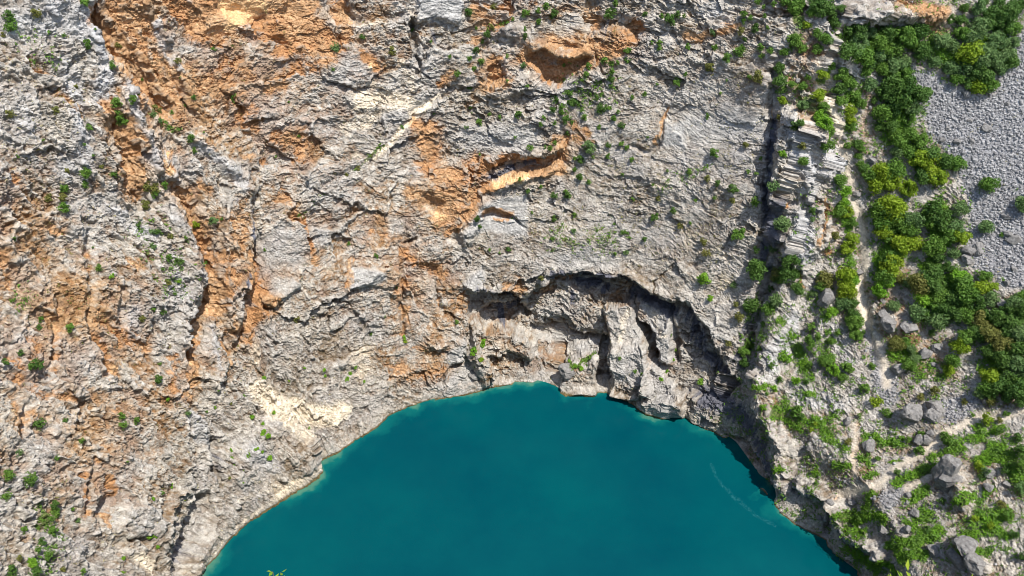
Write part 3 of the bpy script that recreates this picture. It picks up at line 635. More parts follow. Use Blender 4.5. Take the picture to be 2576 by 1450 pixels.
CR = sstep(0.25, 0.75, M['cream'] + 0.32 * patch_n + .75 * sstep(.3, 1.2, H) * (1 - sstep(2.0, 5.5, H + 2.5 * patch_n)) * (.6 * WL + .35 * WF))
STK_SHADE = sstep(0.3, 0.75, M['streak_shade'] + 0.55 * fbm(A, H, 1.6, 14, 3, 181, 0.6) * (M['streak_shade'] > 0.02) + 0.1)  # dark streaks together with the painted shade
ALG = (1 - sstep(.15, .7, H + .4 * TON)).astype(np.float32)
GR = sstep(0.35, 0.65, green + 0.5 * patch_n - 0.1 * CAV - 0.06)

#MATERIALS
def mat(name):
    m = bpy.data.materials.new(name); m.use_nodes = True
    return m, m.node_tree.nodes, m.node_tree.links, m.node_tree.nodes["Principled BSDF"]


def attr(N, name):
    a = N.new("ShaderNodeAttribute"); a.attribute_name = name
    return a


def mix(N, L, fac, a, b, mode='MIX'):
    m = N.new("ShaderNodeMix"); m.data_type = 'RGBA'; m.blend_type = mode; m.clamp_factor = True
    for s_, val in ((0, fac), (6, a), (7, b)):
        if isinstance(val, (int, float)): m.inputs[s_].default_value = val
        elif isinstance(val, tuple): m.inputs[s_].default_value = val + (1.0,)
        else: L.new(val, m.inputs[s_])
    return m.outputs[2]


def noise(N, L, scale, detail=4, rough_=0.6, coord=None):
    n = N.new("ShaderNodeTexNoise"); n.inputs['Scale'].default_value = scale; n.inputs['Detail'].default_value = detail; n.inputs['Roughness'].default_value = rough_
    if coord is not None: L.new(coord, n.inputs['Vector'])
    return n


def ramp(N, L, src, lo, hi, a=0.0, b=1.0):
    r = N.new("ShaderNodeMapRange"); r.inputs[1].default_value = lo; r.inputs[2].default_value = hi; r.inputs[3].default_value = a; r.inputs[4].default_value = b
    L.new(src, r.inputs[0])
    return r.outputs[0]


def rock_material(name):
    m, N, L, bs = mat(name)
    tc = N.new("ShaderNodeTexCoord").outputs['Object']
    s1 = N.new("ShaderNodeSeparateColor"); L.new(attr(N, "stain_shade").outputs['Color'], s1.inputs[0])
    s2 = N.new("ShaderNodeSeparateColor"); L.new(attr(N, "cover").outputs['Color'], s2.inputs[0])
    s3 = N.new("ShaderNodeSeparateColor"); L.new(attr(N, "tone").outputs['Color'], s3.inputs[0])
    n1 = noise(N, L, 0.9, 5, 0.65, tc); n2 = noise(N, L, 3.2, 3, 0.6, tc); n3 = noise(N, L, 0.06, 4, 0.6, tc)
    base = mix(N, L, s3.outputs[1], (.42, .385, .33), (.185, .135, .085))             # pale limestone -> brown crumble
    base = mix(N, L, attr(N, "ochre").outputs['Fac'], base, mix(N, L, s3.outputs[1], (.42, .275, .145), (.25, .135, .06)))   # ochre dusting
    base = mix(N, L, s3.outputs[0], base, (.41, .41, .41))                           # bluish crust
    base = mix(N, L, s3.outputs[2], base, (.40, .385, .355))                          # smooth sheets
    base = mix(N, L, ramp(N, L, n3.outputs[0], .4, .65), base, mix(N, L, 0.5, base, (.36, .35, .34)))
    orc = mix(N, L, ramp(N, L, n1.outputs[0], .35, .65), (.42, .235, .11), (.50, .34, .20))
    orc = mix(N, L, ramp(N, L, n3.outputs[0], .42, .6), orc, (.385, .195, .08))
    base = mix(N, L, s1.outputs[0], base, orc)
    base = mix(N, L, s1.outputs[1], base, mix(N, L, s1.outputs[0], (.62, .54, .42), (.70, .44, .21)))   # cream dust
    base = mix(N, L, s1.outputs[2], base, (.13, .13, .15))                          # black water streaks and painted shade
    scr = mix(N, L, ramp(N, L, n2.outputs[0], .35, .65), (.27, .265, .27), (.41, .405, .405))
    scr = mix(N, L, ramp(N, L, n3.outputs[0], .42, .62), scr, mix(N, L, .5, scr, (.24, .23, .225)))
    base = mix(N, L, s2.outputs[1], base, scr)
    base = mix(N, L, s2.outputs[2], base, (.60, .52, .41))                            # trodden earth
    gr = mix(N, L, ramp(N, L, n1.outputs[0], .4, .6), (.055, .095, .022), (.13, .15, .05))
    base = mix(N, L, s2.outputs[0], base, gr)
    base = mix(N, L, attr(N, "wet").outputs['Fac'], base, (.14, .105, .05))                # algae at the waterline
    v = N.new("ShaderNodeHueSaturation"); L.new(base, v.inputs['Color'])
    L.new(ramp(N, L, n1.outputs[0], .3, .7, .72, 1.25), v.inputs['Value'])
    v2 = N.new("ShaderNodeHueSaturation"); L.new(v.outputs[0], v2.inputs['Color'])
    L.new(ramp(N, L, attr(N, "grain").outputs['Fac'], -.5, .5, .75, 1.22), v2.inputs['Value'])
    v3 = N.new("ShaderNodeHueSaturation"); L.new(v2.outputs[0], v3.inputs['Color']); n4 = noise(N, L, 2.1, 4, .7, tc)
    L.new(ramp(N, L, n4.outputs[0], .32, .68, .72, 1.28), v3.inputs['Value'])
    L.new(v3.outputs[0], bs.inputs['Base Color'])
    bs.inputs['Roughness'].default_value = .95
    bs.inputs['Specular IOR Level'].default_value = .12
    b = N.new("ShaderNodeBump"); b.inputs['Strength'].default_value = .55; b.inputs['Distance'].default_value = .22
    L.new(n2.outputs[0], b.inputs['Height']); L.new(b.outputs[0], bs.inputs['Normal'])
    return m


ROCK = rock_material("karst_rock")


def new_obj(name, me, parent=None, **props):
    o = bpy.data.objects.new(name, me); COL.objects.link(o)
    if parent: o.parent = parent
    for k_, v_ in props.items(): o[k_] = v_
    return o


def mesh_from(name, verts, quads, material, smooth=False):
    verts = np.ascontiguousarray(verts, np.float32); quads = np.ascontiguousarray(quads, np.int32)
    n = quads.shape[1]
    me = bpy.data.meshes.new(name)
    me.vertices.add(len(verts)); me.vertices.foreach_set("co", verts.ravel())
    me.loops.add(quads.size); me.loops.foreach_set("vertex_index", quads.ravel())
    me.polygons.add(len(quads)); me.polygons.foreach_set("loop_start", np.arange(0, quads.size, n, dtype=np.int32))
    me.update(calc_edges=True)
    me.polygons.foreach_set("use_smooth", np.full(len(quads), smooth, bool))
    if material: me.materials.append(material)
    return me


def color_attr(me, name, *chan):
    at = me.attributes.new(name, 'FLOAT_COLOR', 'POINT')
    c = np.ones((len(me.vertices), 4), np.float32)
    for k_, ch in enumerate(chan): c[:, k_] = ch
    at.data.foreach_set("color", c.ravel())


def float_attr(me, name, a):
    at = me.attributes.new(name, 'FLOAT', 'POINT'); at.data.foreach_set("value", np.ascontiguousarray(a, np.float32))


#TERRAIN
idx = np.arange(NI * NJ, dtype=np.int32).reshape(NI, NJ)
Q = np.stack((idx[:-1, :-1], idx[1:, :-1], idx[1:, 1:], idx[:-1, 1:]), -1)
fp = path[:-1, :-1] > 0.5
fs = (scree[:-1, :-1] > 0.5) & ~fp
fr = (np.repeat(theta[:-1, None], NJ - 1, 1) < 47.5) & ~fp & ~fs
fl = (np.repeat(theta[:-1, None], NJ - 1, 1) > 128) & ~fp & ~fs
ff = ~(fp | fs | fr | fl)
for name, fm in (("cliff_left", fl), ("cliff_far", ff), ("hillside", fr), ("scree", fs), ("path", fp)):
    q = Q[fm]
    ws_f = (WS[:-1, :-1][fm] > .3)
    used, inv = np.unique(q.ravel(), return_inverse=True)
    me = mesh_from(name, P.reshape(-1, 3)[used], inv.reshape(-1, 4), ROCK)
    me.polygons.foreach_set("use_smooth", ws_f)
    g = lambda a: a.ravel()[used]
    color_attr(me, "stain_shade", g(OR), g(CR), g(STK_SHADE))
    color_attr(me, "cover", g(GR), g(np.clip(scree, 0, 1)), g(np.clip(path, 0, 1)))
    color_attr(me, "tone", g(CRU), g(BRN), g(slab)); float_attr(me, "wet", g(ALG)); float_attr(me, "ochre", g(OCH))
    float_attr(me, "grain", g(TON))
    new_obj(name, me, kind="structure")
# tableland behind the rim, and the near rim the picture is taken from
def coarse(name, ths, prof):
    vv = []; n = len(ths)
    for t_ in ths:
        for r_, z_ in prof(t_):
            a_ = R_(t_); nz = fbm(np.array([t_ * 2.0]), np.array([z_ * 1.0 + r_]), 20, 20, 3, 5)[0]
            vv.append((OC[0] + math.cos(a_) * (r_ + 2.0 * nz), OC[1] + math.sin(a_) * (r_ + 2.0 * nz), z_))
    m_ = len(prof(ths[0]))
    ix = np.arange(n * m_).reshape(n, m_)
    qq = np.stack((ix[:-1, :-1], ix[1:, :-1], ix[1:, 1:], ix[:-1, 1:]), -1).reshape(-1, 4)
    me = mesh_from(name, np.array(vv), qq, ROCK)
    z0 = np.zeros(len(vv))
    color_attr(me, "stain_shade", z0, z0, z0); color_attr(me, "cover", z0 + .25, z0, z0); color_attr(me, "tone", z0 + .4, z0 + .3, z0); float_attr(me, "grain", z0)
    return new_obj(name, me, kind="structure")


def top_prof(t_):
    i = int(np.clip((TH0 - t_) / (TH0 - TH1) * (NI - 1), 0, NI - 1))
    r_, z_ = float(BR[i, -1]), float(BZ[i, -1])
    return [(r_ - 2, z_ - 6), (r_ + 3, z_ + 2)] + [(r_ + 8 + 22 * k, z_ + 3 + 3.5 * k) for k in range(1, 12)]


coarse("tableland", np.linspace(TH0, TH1, 160), top_prof)


def near_prof(t_):
    e = abs(((t_ - 268 + 180) % 360) - 180) / 55.0
    return [(112, -10), (113.5, 20), (115, 60), (115.5, 120), (116, 180), (116.6, 205), (117.5, 214), (119.5, 218.5), (122, 223.6), (124.0, 227.6), (124.9, 228.3), (127, 228.5), (140, 229), (170, 231), (240, 236)]


coarse("near_rim", np.linspace(213, 327, 220), near_prof)

#WATER
def build_water():
    n = 300
    gx = np.linspace(-135, 145, n); gy = np.linspace(-5, 262, n)
    X, Y = np.meshgrid(gx, gy, indexing='ij')
    ix = np.arange(n * n).reshape(n, n)
    qq = np.stack((ix[:-1, :-1], ix[1:, :-1], ix[1:, 1:], ix[:-1, 1:]), -1).reshape(-1, 4)
    # shore radius of the finished rock
    jz = np.argmax(P[..., 2] > 0.0, axis=1)
    rr = np.hypot(P[np.arange(NI), jz, 0] - OC[0], P[np.arange(NI), jz, 1] - OC[1])
    tt = np.degrees(np.arctan2(Y - OC[1], X - OC[0])); tt = np.where(tt < -90, tt + 360, tt)
    Rs = np.interp(tt, theta[::-1], rr[::-1])
    dist = np.clip(Rs - np.hypot(X - OC[0], Y - OC[1]), 0, 60)
    me = mesh_from("lake", np.stack((X, Y, np.zeros_like(X)), -1).reshape(-1, 3), qq, None, True)
    float_attr(me, "shore", dist.ravel())
    m, N, L, bs = mat("lake_water")
    tc = N.new("ShaderNodeTexCoord").outputs['Object']
    nz = noise(N, L, .016, 5, .6, tc); nz3 = noise(N, L, .05, 3, .5, tc); nz2 = noise(N, L, .25, 4, .6, tc)
    at = attr(N, "shore").outputs['Fac']
    ad = N.new("ShaderNodeMath"); ad.operation = 'MULTIPLY_ADD'; L.new(nz2.outputs[0], ad.inputs[0]); ad.inputs[1].default_value = 7.0; L.new(at, ad.inputs[2])
    ad2 = N.new("ShaderNodeMath"); ad2.operation = 'ADD'; L.new(ad.outputs[0], ad2.inputs[0]); L.new(ramp(N, L, nz3.outputs[0], .35, .6, -2.2, 2.6), ad2.inputs[1])
    deep = mix(N, L, ramp(N, L, nz.outputs[0], .36, .64), (.0002, .048, .066), (.0006, .068, .079))
    c = mix(N, L, ramp(N, L, ad2.outputs[0], 3.2, 8.5, 1, 0), deep, (.004, .115, .105))
    c = mix(N, L, ramp(N, L, ad2.outputs[0], 2.2, 4.6, 1, 0), c, (.06, .17, .12))
    L.new(c, bs.inputs['Base Color'])
    bs.inputs['Roughness'].default_value = .12; bs.inputs['Specular IOR Level'].default_value = .18; bs.inputs['IOR'].default_value = 1.33
    wv = noise(N, L, 1.6, 3, .55, tc)
    b = N.new("ShaderNodeBump"); b.inputs['Strength'].default_value = .12; b.inputs['Distance'].default_value = .2
    L.new(wv.outputs[0], b.inputs['Height']); L.new(b.outputs[0], bs.inputs['Normal'])
    me.materials.append(m)
    new_obj("lake", me, kind="structure")


build_water()
#PLANTS
def project(p):
    d = np.asarray(p, float) - np.array((0, 0, CAM_H))
    fw = d[1] * cp - d[2] * sp; upc = d[1] * sp + d[2] * cp
    return 1288 + F * d[0] / fw, 725 - F * upc / fw, fw


def ground_at(u, v):
    """point of the finished rock that lies on the sight line (survey of where a plant or boulder stands)"""
    uu, vv = u, v
    for _ in range(3):
        i, j, t = node(uu, vv)
        i = int(np.clip(round(i), 2, NI - 3)); j = int(np.clip(round(j), 2, NJ - 3))
        p = P[i, j]
        pu, pv, fw = project(p)
        uu += 0.8 * (u - pu); vv += 0.8 * (v - pv)
    n = NRM[i, j].astype(float)
    return Vector(p.tolist()), Vector(n.tolist()), fw


TONES = {  # leaf colours
    'd': ((0.056, 0.138, 0.026), (0.129, 0.227, 0.043), "dark green"),
    'm': ((0.088, 0.203, 0.029), (0.182, 0.305, 0.050), "mid green"),
    'y': ((0.167, 0.292, 0.019), (0.319, 0.406, 0.031), "yellow-green"),
    'b': ((0.120, 0.308, 0.019), (0.259, 0.437, 0.043), "bright green"),
    'o': ((0.144, 0.179, 0.038), (0.259, 0.242, 0.066), "olive green"),
    's': ((0.103, 0.211, 0.066), (0.207, 0.296, 0.102), "grey-green"),
}
LEAFM = {}
for k_, (c1_, c2_, nm) in TONES.items():
    m, N, L, bs = mat("leaves_" + nm.replace(" ", "_").replace("-", "_"))
    oi = N.new("ShaderNodeObjectInfo")
    fac = N.new("ShaderNodeMath"); fac.operation = 'MULTIPLY_ADD'
    L.new(attr(N, "leaf").outputs['Fac'], fac.inputs[0]); fac.inputs[1].default_value = .7
    sc_ = N.new("ShaderNodeMath"); sc_.operation = 'MULTIPLY'; L.new(oi.outputs['Random'], sc_.inputs[0]); sc_.inputs[1].default_value = .3
    L.new(sc_.outputs[0], fac.inputs[2])
    c_ = mix(N, L, fac.outputs[0], c1_, c2_)
    L.new(c_, bs.inputs['Base Color']); bs.inputs['Roughness'].default_value = .6; bs.inputs['Specular IOR Level'].default_value = .25
    tl = N.new("ShaderNodeBsdfTranslucent"); L.new(c_, tl.inputs[0])
    mx = N.new("ShaderNodeMixShader"); mx.inputs[0].default_value = .36
    L.new(bs.outputs[0], mx.inputs[1]); L.new(tl.outputs[0], mx.inputs[2])
    out = [n for n in N if n.type == 'OUTPUT_MATERIAL'][0]; L.new(mx.outputs[0], out.inputs[0])
    LEAFM[k_] = m
BARK, N, L, bs = mat("bark")
L.new(mix(N, L, noise(N, L, 6).outputs[0], (.10, .075, .055), (.20, .17, .14)), bs.inputs['Base Color']); bs.inputs['Roughness'].default_value = .9


def leaf_quads(cen, nor, size, asp=0.6):
    """one bent-tip leaf spray per centre"""
    n = len(cen)
    t = np.cross(nor, rng.normal(size=(n, 3))); t /= np.linalg.norm(t, axis=1, keepdims=True) + 1e-9
    b = np.cross(nor, t)
    s = size[:, None]
    v = np.stack((cen - t * s, cen - b * s * asp + nor * s * .15, cen + t * s, cen + b * s * asp + nor * s * .15), 1)
    return v.reshape(-1, 3), np.arange(4 * n).reshape(n, 4)


def crown(nlobe, nleaf, leaf, ext=(1, 1, .8), base=0.0, core=.62, lobe=(.26, .46), seed=0):
    """leaf sprays spread through uneven lobes; fits a radius of about 1 about (0,0,base)"""
    g = np.random.default_rng(seed)
    cen = []
    while len(cen) < nlobe:
        p = g.uniform(-1, 1, 3)
        if np.linalg.norm(p) < 1 and p[2] > -.75: cen.append(p * core)
    cen = np.array(cen) * np.array(ext); rad = g.uniform(lobe[0], lobe[1], nlobe)
    which = g.choice(nlobe, nleaf, p=rad ** 2 / np.sum(rad ** 2))
    d = g.normal(size=(nleaf, 3)); d[:, 2] += .25; d /= np.linalg.norm(d, axis=1, keepdims=True)
    r = rad[which] * g.uniform(.35, 1.08, nleaf) ** .45
    pos = cen[which] + d * r[:, None] * np.array((1, 1, .85))
    nor = d + g.normal(size=(nleaf, 3)) * .55; nor /= np.linalg.norm(nor, axis=1, keepdims=True)
    sz = leaf * g.uniform(.6, 1.35, nleaf)
    v, q = leaf_quads(pos, nor, sz)
    v[:, 2] += base
    tone = np.repeat(np.clip(g.normal(.5, .22, nleaf) + .25 * (g.random(nlobe)[which] - .5), 0, 1), 4)
    return v, q, tone, cen + np.array((0, 0, base))


def limb(pts, r0, r1, ns=6):
    vv, qq = [], []
    m = len(pts)
    for k_, p in enumerate(pts):
        d = Vector(pts[min(k_ + 1, m - 1)]) - Vector(pts[max(k_ - 1, 0)])
        rot = d.to_track_quat('Z', 'Y').to_matrix(); r = r0 + (r1 - r0) * k_ / (m - 1)
        for a in range(ns):
            vv.append(Vector(p) + rot @ Vector((math.cos(2 * math.pi * a / ns) * r, math.sin(2 * math.pi * a / ns) * r, 0)))
    for k_ in range(m - 1):
        for a in range(ns):
            qq.append((k_ * ns + a, k_ * ns + (a + 1) % ns, (k_ + 1) * ns + (a + 1) % ns, (k_ + 1) * ns + a))
    return [tuple(x) for x in vv], qq


def joined(parts):
    V, Qs, off = [], [], 0
    for v, q in parts:
        V.append(np.asarray(v, float)); Qs.append(np.asarray(q) + off); off += len(v)
    return np.concatenate(V), np.concatenate(Qs)


TREE_V, SHRUB_V, HERB_V = [], [], []
for k_ in range(6):
    v, q, tone, cen = crown(17 + 3 * k_, 1700, .085, (1 + .15 * (k_ % 2), .92, .72 + .1 * (k_ % 3)), base=1.0, core=.72, lobe=(.16, .46), seed=100 + k_)
    parts = [limb([(0, 0, -.25), (.02, .01, .3), (.0, .03, .75), (.03, 0, 1.15)], .085, .035)]
    for c_ in cen[:6]:
        parts.append(limb([(0, .01, .35 + .05 * random.random()), tuple(c_ * np.array((.5, .5, .45)) + np.array((0, 0, .3))), tuple(c_)], .04, .012, 5))
    TREE_V.append((v, q, tone, joined(parts)))
for k_ in range(6):
    v, q, tone, cen = crown(9 + 2 * k_, 420, .13, (1, .85 + .1 * (k_ % 3), .85 if k_ % 2 else 1.2), base=.7, core=.72, lobe=(.14, .46), seed=200 + k_)
    parts = [(v, q)] + [limb([(0, 0, -.15), tuple(c_ * .5), tuple(c_)], .045, .015, 5) for c_ in cen[:5]]
    vv, qq = joined(parts)
    SHRUB_V.append((vv, qq, np.concatenate((tone, np.full(len(vv) - len(tone), .2))), len(q)))
for k_ in range(4):
    v, q, tone, cen = crown(9, 300, .15, (1, 1, .42), base=.28, core=.7, lobe=(.2, .38), seed=300 + k_)
    HERB_V.append((v, q, tone))
_cache = {}


def plant_mesh(kind, k_, tone):
    key = (kind, k_, tone)
    if key not in _cache:
        if kind == 'tree':
            v, q, tn, (tv, tq) = TREE_V[k_]
            me = mesh_from("crown", v, q, LEAFM[tone]); float_attr(me, "leaf", tn)
            _cache[key] = (me, _cache.setdefault(('trunk', k_), mesh_from("trunk", tv, tq, BARK, True)))
        elif kind == 'shrub':
            v, q, tn, nl = SHRUB_V[k_]
            me = mesh_from("cliff_shrub", v, q, LEAFM[tone]); me.materials.append(BARK)
            mi = np.zeros(len(q), np.int32); mi[nl:] = 1; me.polygons.foreach_set("material_index", mi); float_attr(me, "leaf", tn)
            _cache[key] = me
        else:
            v, q, tn = HERB_V[k_]
            me = mesh_from("herb_clump", v, q, LEAFM[tone]); float_attr(me, "leaf", tn)
            _cache[key] = me
    return _cache[key]


REG = []       # every plant and boulder: (object, noun, tone phrase, frame position, size)


def size_word(D, kind):
    a, b = {'tree': (5.0, 7.6), 'shrub': (1.9, 3.0), 'herb': (2.0, 3.4), 'boulder': (2.0, 4.0)}[kind]
    return "small" if D < a else ("middling" if D < b else "large")


PATH_PX = [[c9(3, x, y) for x, y in ((1075, 790), (1110, 860), (1140, 950), (1190, 1080), (1230, 1260), (1280, 1380), (1300, 1449))] + [c9(6, x, y) for x, y in ((1320, 160), (1350, 250), (1360, 350), (1380, 480), (1370, 600), (1330, 740), (1370, 920), (1430, 1080), (1470, 1180), (1520, 1300), (1540, 1449))]]


def plant(k, x, y, d, tone, kind, tall=1.0):
    u, v = c9(k, x, y)
    th, z, t = hit(u, v)
    D = d / 3.0 * t / F
    if kind == 'tree':
        D *= 1.12
        for q_ in PATH_PX:                         # no crown hangs over the trodden path
            for (x0, y0), (x1, y1) in zip(q_[:-1], q_[1:]):
                if y0 - 10 <= v <= y1 + 10:
                    xp = x0 + (x1 - x0) * (v - y0) / (y1 - y0 + 1e-6)
                    need = D / 2 * F / t + (9 if u < xp else 24)
                    if abs(u - xp) < need: u = xp + math.copysign(need, u - xp)
                    break
        p, n, fw = ground_at(u, v + .55 * D * .5 * F / t * 1.5)
    elif kind == 'shrub':
        D *= 1.15
        p, n, fw = ground_at(u, v + .32 * d / 3.0)
    else:
        p, n, fw = ground_at(u, v)
    r = D / 2
    if kind == 'tree':
        o = bpy.data.objects.new("tree", None); COL.objects.link(o)
        o.empty_display_size = .5
        cm, tm = plant_mesh('tree', random.randrange(6), tone)
        new_obj("crown", cm, o); new_obj("trunk", tm, o)
        o.location = p - n * .1
        lean = Vector((0, 0, 1)).lerp(n, .18).normalized()
        sc = r * random.uniform(.92, 1.08)
        o.scale = (sc, sc, sc * random.uniform(.9, 1.12) * tall)
        o["category"] = "tree"; o["group"] = "trees on the slope beside the lake"
    elif kind == 'shrub':
        o = new_obj("cliff_shrub", plant_mesh('shrub', random.randrange(6), tone))
        o.location = p - n * .05
        lean = Vector((0, 0, 1)).lerp(n, .42).normalized()
        o.scale = (r, r, r * tall)
        o["category"] = "shrub"; o["group"] = "shrubs rooted in the rock"
    else:
        o = new_obj("herb_clump", plant_mesh('herb', random.randrange(4), tone))
        o.location = p + n * .05
        lean = Vector((0, 0, 1)).lerp(n, .85).normalized()
        o.scale = (r, r * tall, r)
        o["category"] = "herb clump"; o["group"] = "bright herb clumps low on the rock"
    o.rotation_mode = 'QUATERNION'
    o.rotation_quaternion = lean.to_track_quat('Z', 'Y') @ Quaternion((0, 0, 1), random.uniform(0, 6.283))
    REG.append((o, {'tree': 'tree', 'shrub': 'shrub', 'herb': 'herb clump'}[kind], size_word(D, kind) + " " + TONES[tone][2], (u, v), kind))


#LISTS
SHRUBS = {
 1: "80,120,95 80,205,110 265,100,85o 640,10,90 655,345,75t 715,230,30 480,275,40o 845,490,60 870,780,85 895,860,85 920,910,90 1010,760,75 1020,700,50 1160,810,65o 1205,830,45o 1450,735,45 1775,735,62tt 1610,375,42d 920,330,50o 1340,460,55o 1440,1045,70 1465,1140,45t 2525,345,85s 60,860,75o 435,830,60o 670,960,60 625,1310,85t 640,1390,70 845,1310,60 480,1420,80 1120,1400,80o 1170,1420,90o 1240,1400,65t 130,1185,42 500,1290,50o 2085,1185,30 2255,1030,34 2510,530,36 1080,600,30 580,650,45o 215,500,36 635,1100,36 1290,850,36 330,1060,30o 30,265,45o 1400,800,26 1360,590,26 700,1180,30o 760,1250,50o 2180,770,24 1760,350,24 1540,1000,24",
 2: "160,275,45 540,230,36 390,385,70o 960,90,70d 1150,50,62o 1385,95,78 1490,80,50 1545,50,60 1490,165,48 1600,110,80d 1385,285,48t 1390,228,40 1105,250,66 1070,290,40 1070,322,38 1012,385,62t 970,440,48 1050,460,58 1000,515,48 875,555,52t 975,660,48 1290,150,36 1255,180,36 1140,200,46o 1020,220,30 2070,25,52 2025,100,100d 2290,105,50 2480,150,105d 2420,120,46 2540,110,56d 2400,320,52 2340,325,42 2400,368,50 2170,380,66 2160,445,56 1980,450,66 2040,475,58 2042,540,58 2038,595,56 2035,645,38 2085,480,44 1870,505,62 1850,555,56 1920,615,48d 1815,605,40 1680,500,36d 1380,490,56s 1255,430,36 820,435,38s 680,320,30 1250,615,34 1720,690,60 1620,745,66d 1755,770,86d 1660,805,56 1658,848,54 1595,825,58 1530,890,44 1505,945,44 1605,935,42d 1690,900,76 1740,930,40 1820,830,42 1830,880,56 1970,800,76d 1940,840,48 2025,810,46 2090,850,38 2050,890,56 2120,940,56 2195,745,44 2285,720,44 2530,605,86 2380,640,30 1970,710,38d 1880,715,36 1930,745,38d 1040,920,66 945,960,38 970,810,38 1120,865,40 1190,890,38d 1330,860,66d 990,860,24 460,960,34 1405,655,38 1310,1040,34 1420,1110,56 1610,1080,42t 1575,1120,46 1535,1110,34 1880,1100,112s 2115,1080,48 2150,1110,48 2020,1090,46 2010,1175,46 1810,1200,72 1758,1200,40 1905,1190,38 2190,1200,48 1765,1275,46 1795,1330,68 1870,1370,46 2120,1320,34 1350,1355,38d 1505,1410,36 1410,1435,46 1700,1440,46 2310,1040,28 1700,1000,46d 1945,970,42 1045,1170,28d 320,1100,26y 700,860,22 2460,1290,30o 2350,1400,30y",
 3: "330,430,80 430,380,100 215,510,90o 230,240,60s 240,360,52 550,215,70 460,110,55t 460,165,50t 515,135,48 590,360,68 600,420,48 665,375,58 575,580,100o 510,580,48 285,710,32 190,890,44t 245,1150,88 480,1090,56o 50,1290,56 190,1345,56o 265,1385,56d 385,1415,90d 490,1300,40s 555,1310,38d 440,240,68o 470,295,46d 20,570,38 40,350,56 15,130,38o 645,215,38 570,10,56 860,1080,66o 700,1380,90s 1230,1100,66 760,1160,72b 730,890,56o 845,940,66 330,610,30o 590,1200,36 690,30,50 620,130,40 610,60,40",
 4: "470,40,80o 490,110,90 370,40,66o 1110,100,90o 1170,20,70 1490,245,76y 1600,210,78s 1045,255,52t 1145,300,52s 1180,285,52 1155,410,60s 1265,500,66 1345,520,70d 840,630,52b 740,570,60t 1260,680,56o 1340,670,48b 1385,700,46 1320,770,38 1155,880,46 1225,900,58 1070,950,60o 300,960,52t 305,1020,50 515,1020,78 155,1200,56d 270,1290,92 20,1280,62 1185,1400,80d 1200,1290,40 2235,950,60o 1220,590,38 1290,330,56o 100,345,48 100,815,38o 700,420,24 2000,440,30s 1580,540,30 230,1310,60 1400,350,34s 1660,210,34",
 5: "1028,200,56dt 1040,255,46d 1760,165,48 1605,200,48t 1590,345,46 1755,290,46s 2130,295,46 2162,312,36 2285,350,46d 2370,180,78d 2510,135,56 2390,45,48o 2200,50,48 1610,15,56 1710,15,66 2150,450,48s 2065,465,40s 265,480,42s 50,390,36o 1260,430,46 1195,460,30s 1510,640,46o 870,980,40b 1120,440,28 2480,1100,38b 2220,1350,38 2275,1375,34 2105,1260,34 2560,250,56o 1440,160,28 2060,240,28o 1930,295,26o 320,940,24 225,1075,30 420,720,22b 2180,350,26 1290,200,20o",
 6: "430,300,128 545,70,86 160,640,108b 210,790,62b 180,450,66o 160,370,62o 370,60,58o 970,130,66d 975,200,50s 1150,320,76o 1085,410,66 980,1000,76 1100,1050,66 1170,1060,62 1020,1090,66 970,1160,70 780,1230,104b 670,1310,62 600,1090,62 730,1410,56 540,980,56s 430,930,86o 400,840,56o 340,1130,56o 130,1420,56b 1430,1310,62 960,1310,60 600,1180,50 860,1420,80b 930,1430,60 380,700,60s 240,50,40o 100,60,40 60,240,34 640,720,70 560,430,60 640,400,70s 1880,1060,60 2270,450,40b 2400,330,40o",
 7: "920,240,60t 920,300,70 1010,280,58t 290,290,100 490,270,46 135,510,66s 620,430,58 60,680,100 220,690,90 225,740,80 40,840,80 410,900,80 420,960,90 400,1110,90 310,1190,74 165,1100,66 590,1030,46s 260,1250,56 330,1310,96 250,1420,100 80,1410,96 610,1420,56 1410,215,48s 430,550,46 950,590,28b 1210,820,40 470,1410,60o 550,950,44o 180,1000,40o 120,1320,50o 380,1010,60",
 9: "860,200,104 895,235,72 1370,20,96 1460,120,96y 1550,210,76 2010,430,120 1975,390,80 2300,260,100y 2390,270,56o 2380,350,72 1780,490,92 2460,990,100 1840,1090,64 2430,640,84 1790,90,66o 1250,430,62o 660,170,62b 1620,660,62 2560,500,120 2560,620,120 2550,780,120s 2530,400,84 1700,420,60 1800,370,60 2240,620,90y 2290,650,90s 2120,130,60o 1900,40,80o 2330,120,80o 2190,240,36s 2440,220,60 2260,700,60 2400,900,70o 2500,1130,80d 2560,1300,90d 2200,1010,70y 2330,1060,70y 1480,560,50 1400,540,44 1010,290,50y 1160,210,44y 970,350,46y 700,30,70b 640,80,40b 1010,745,40d 1330,240,44b 1960,880,56",
}
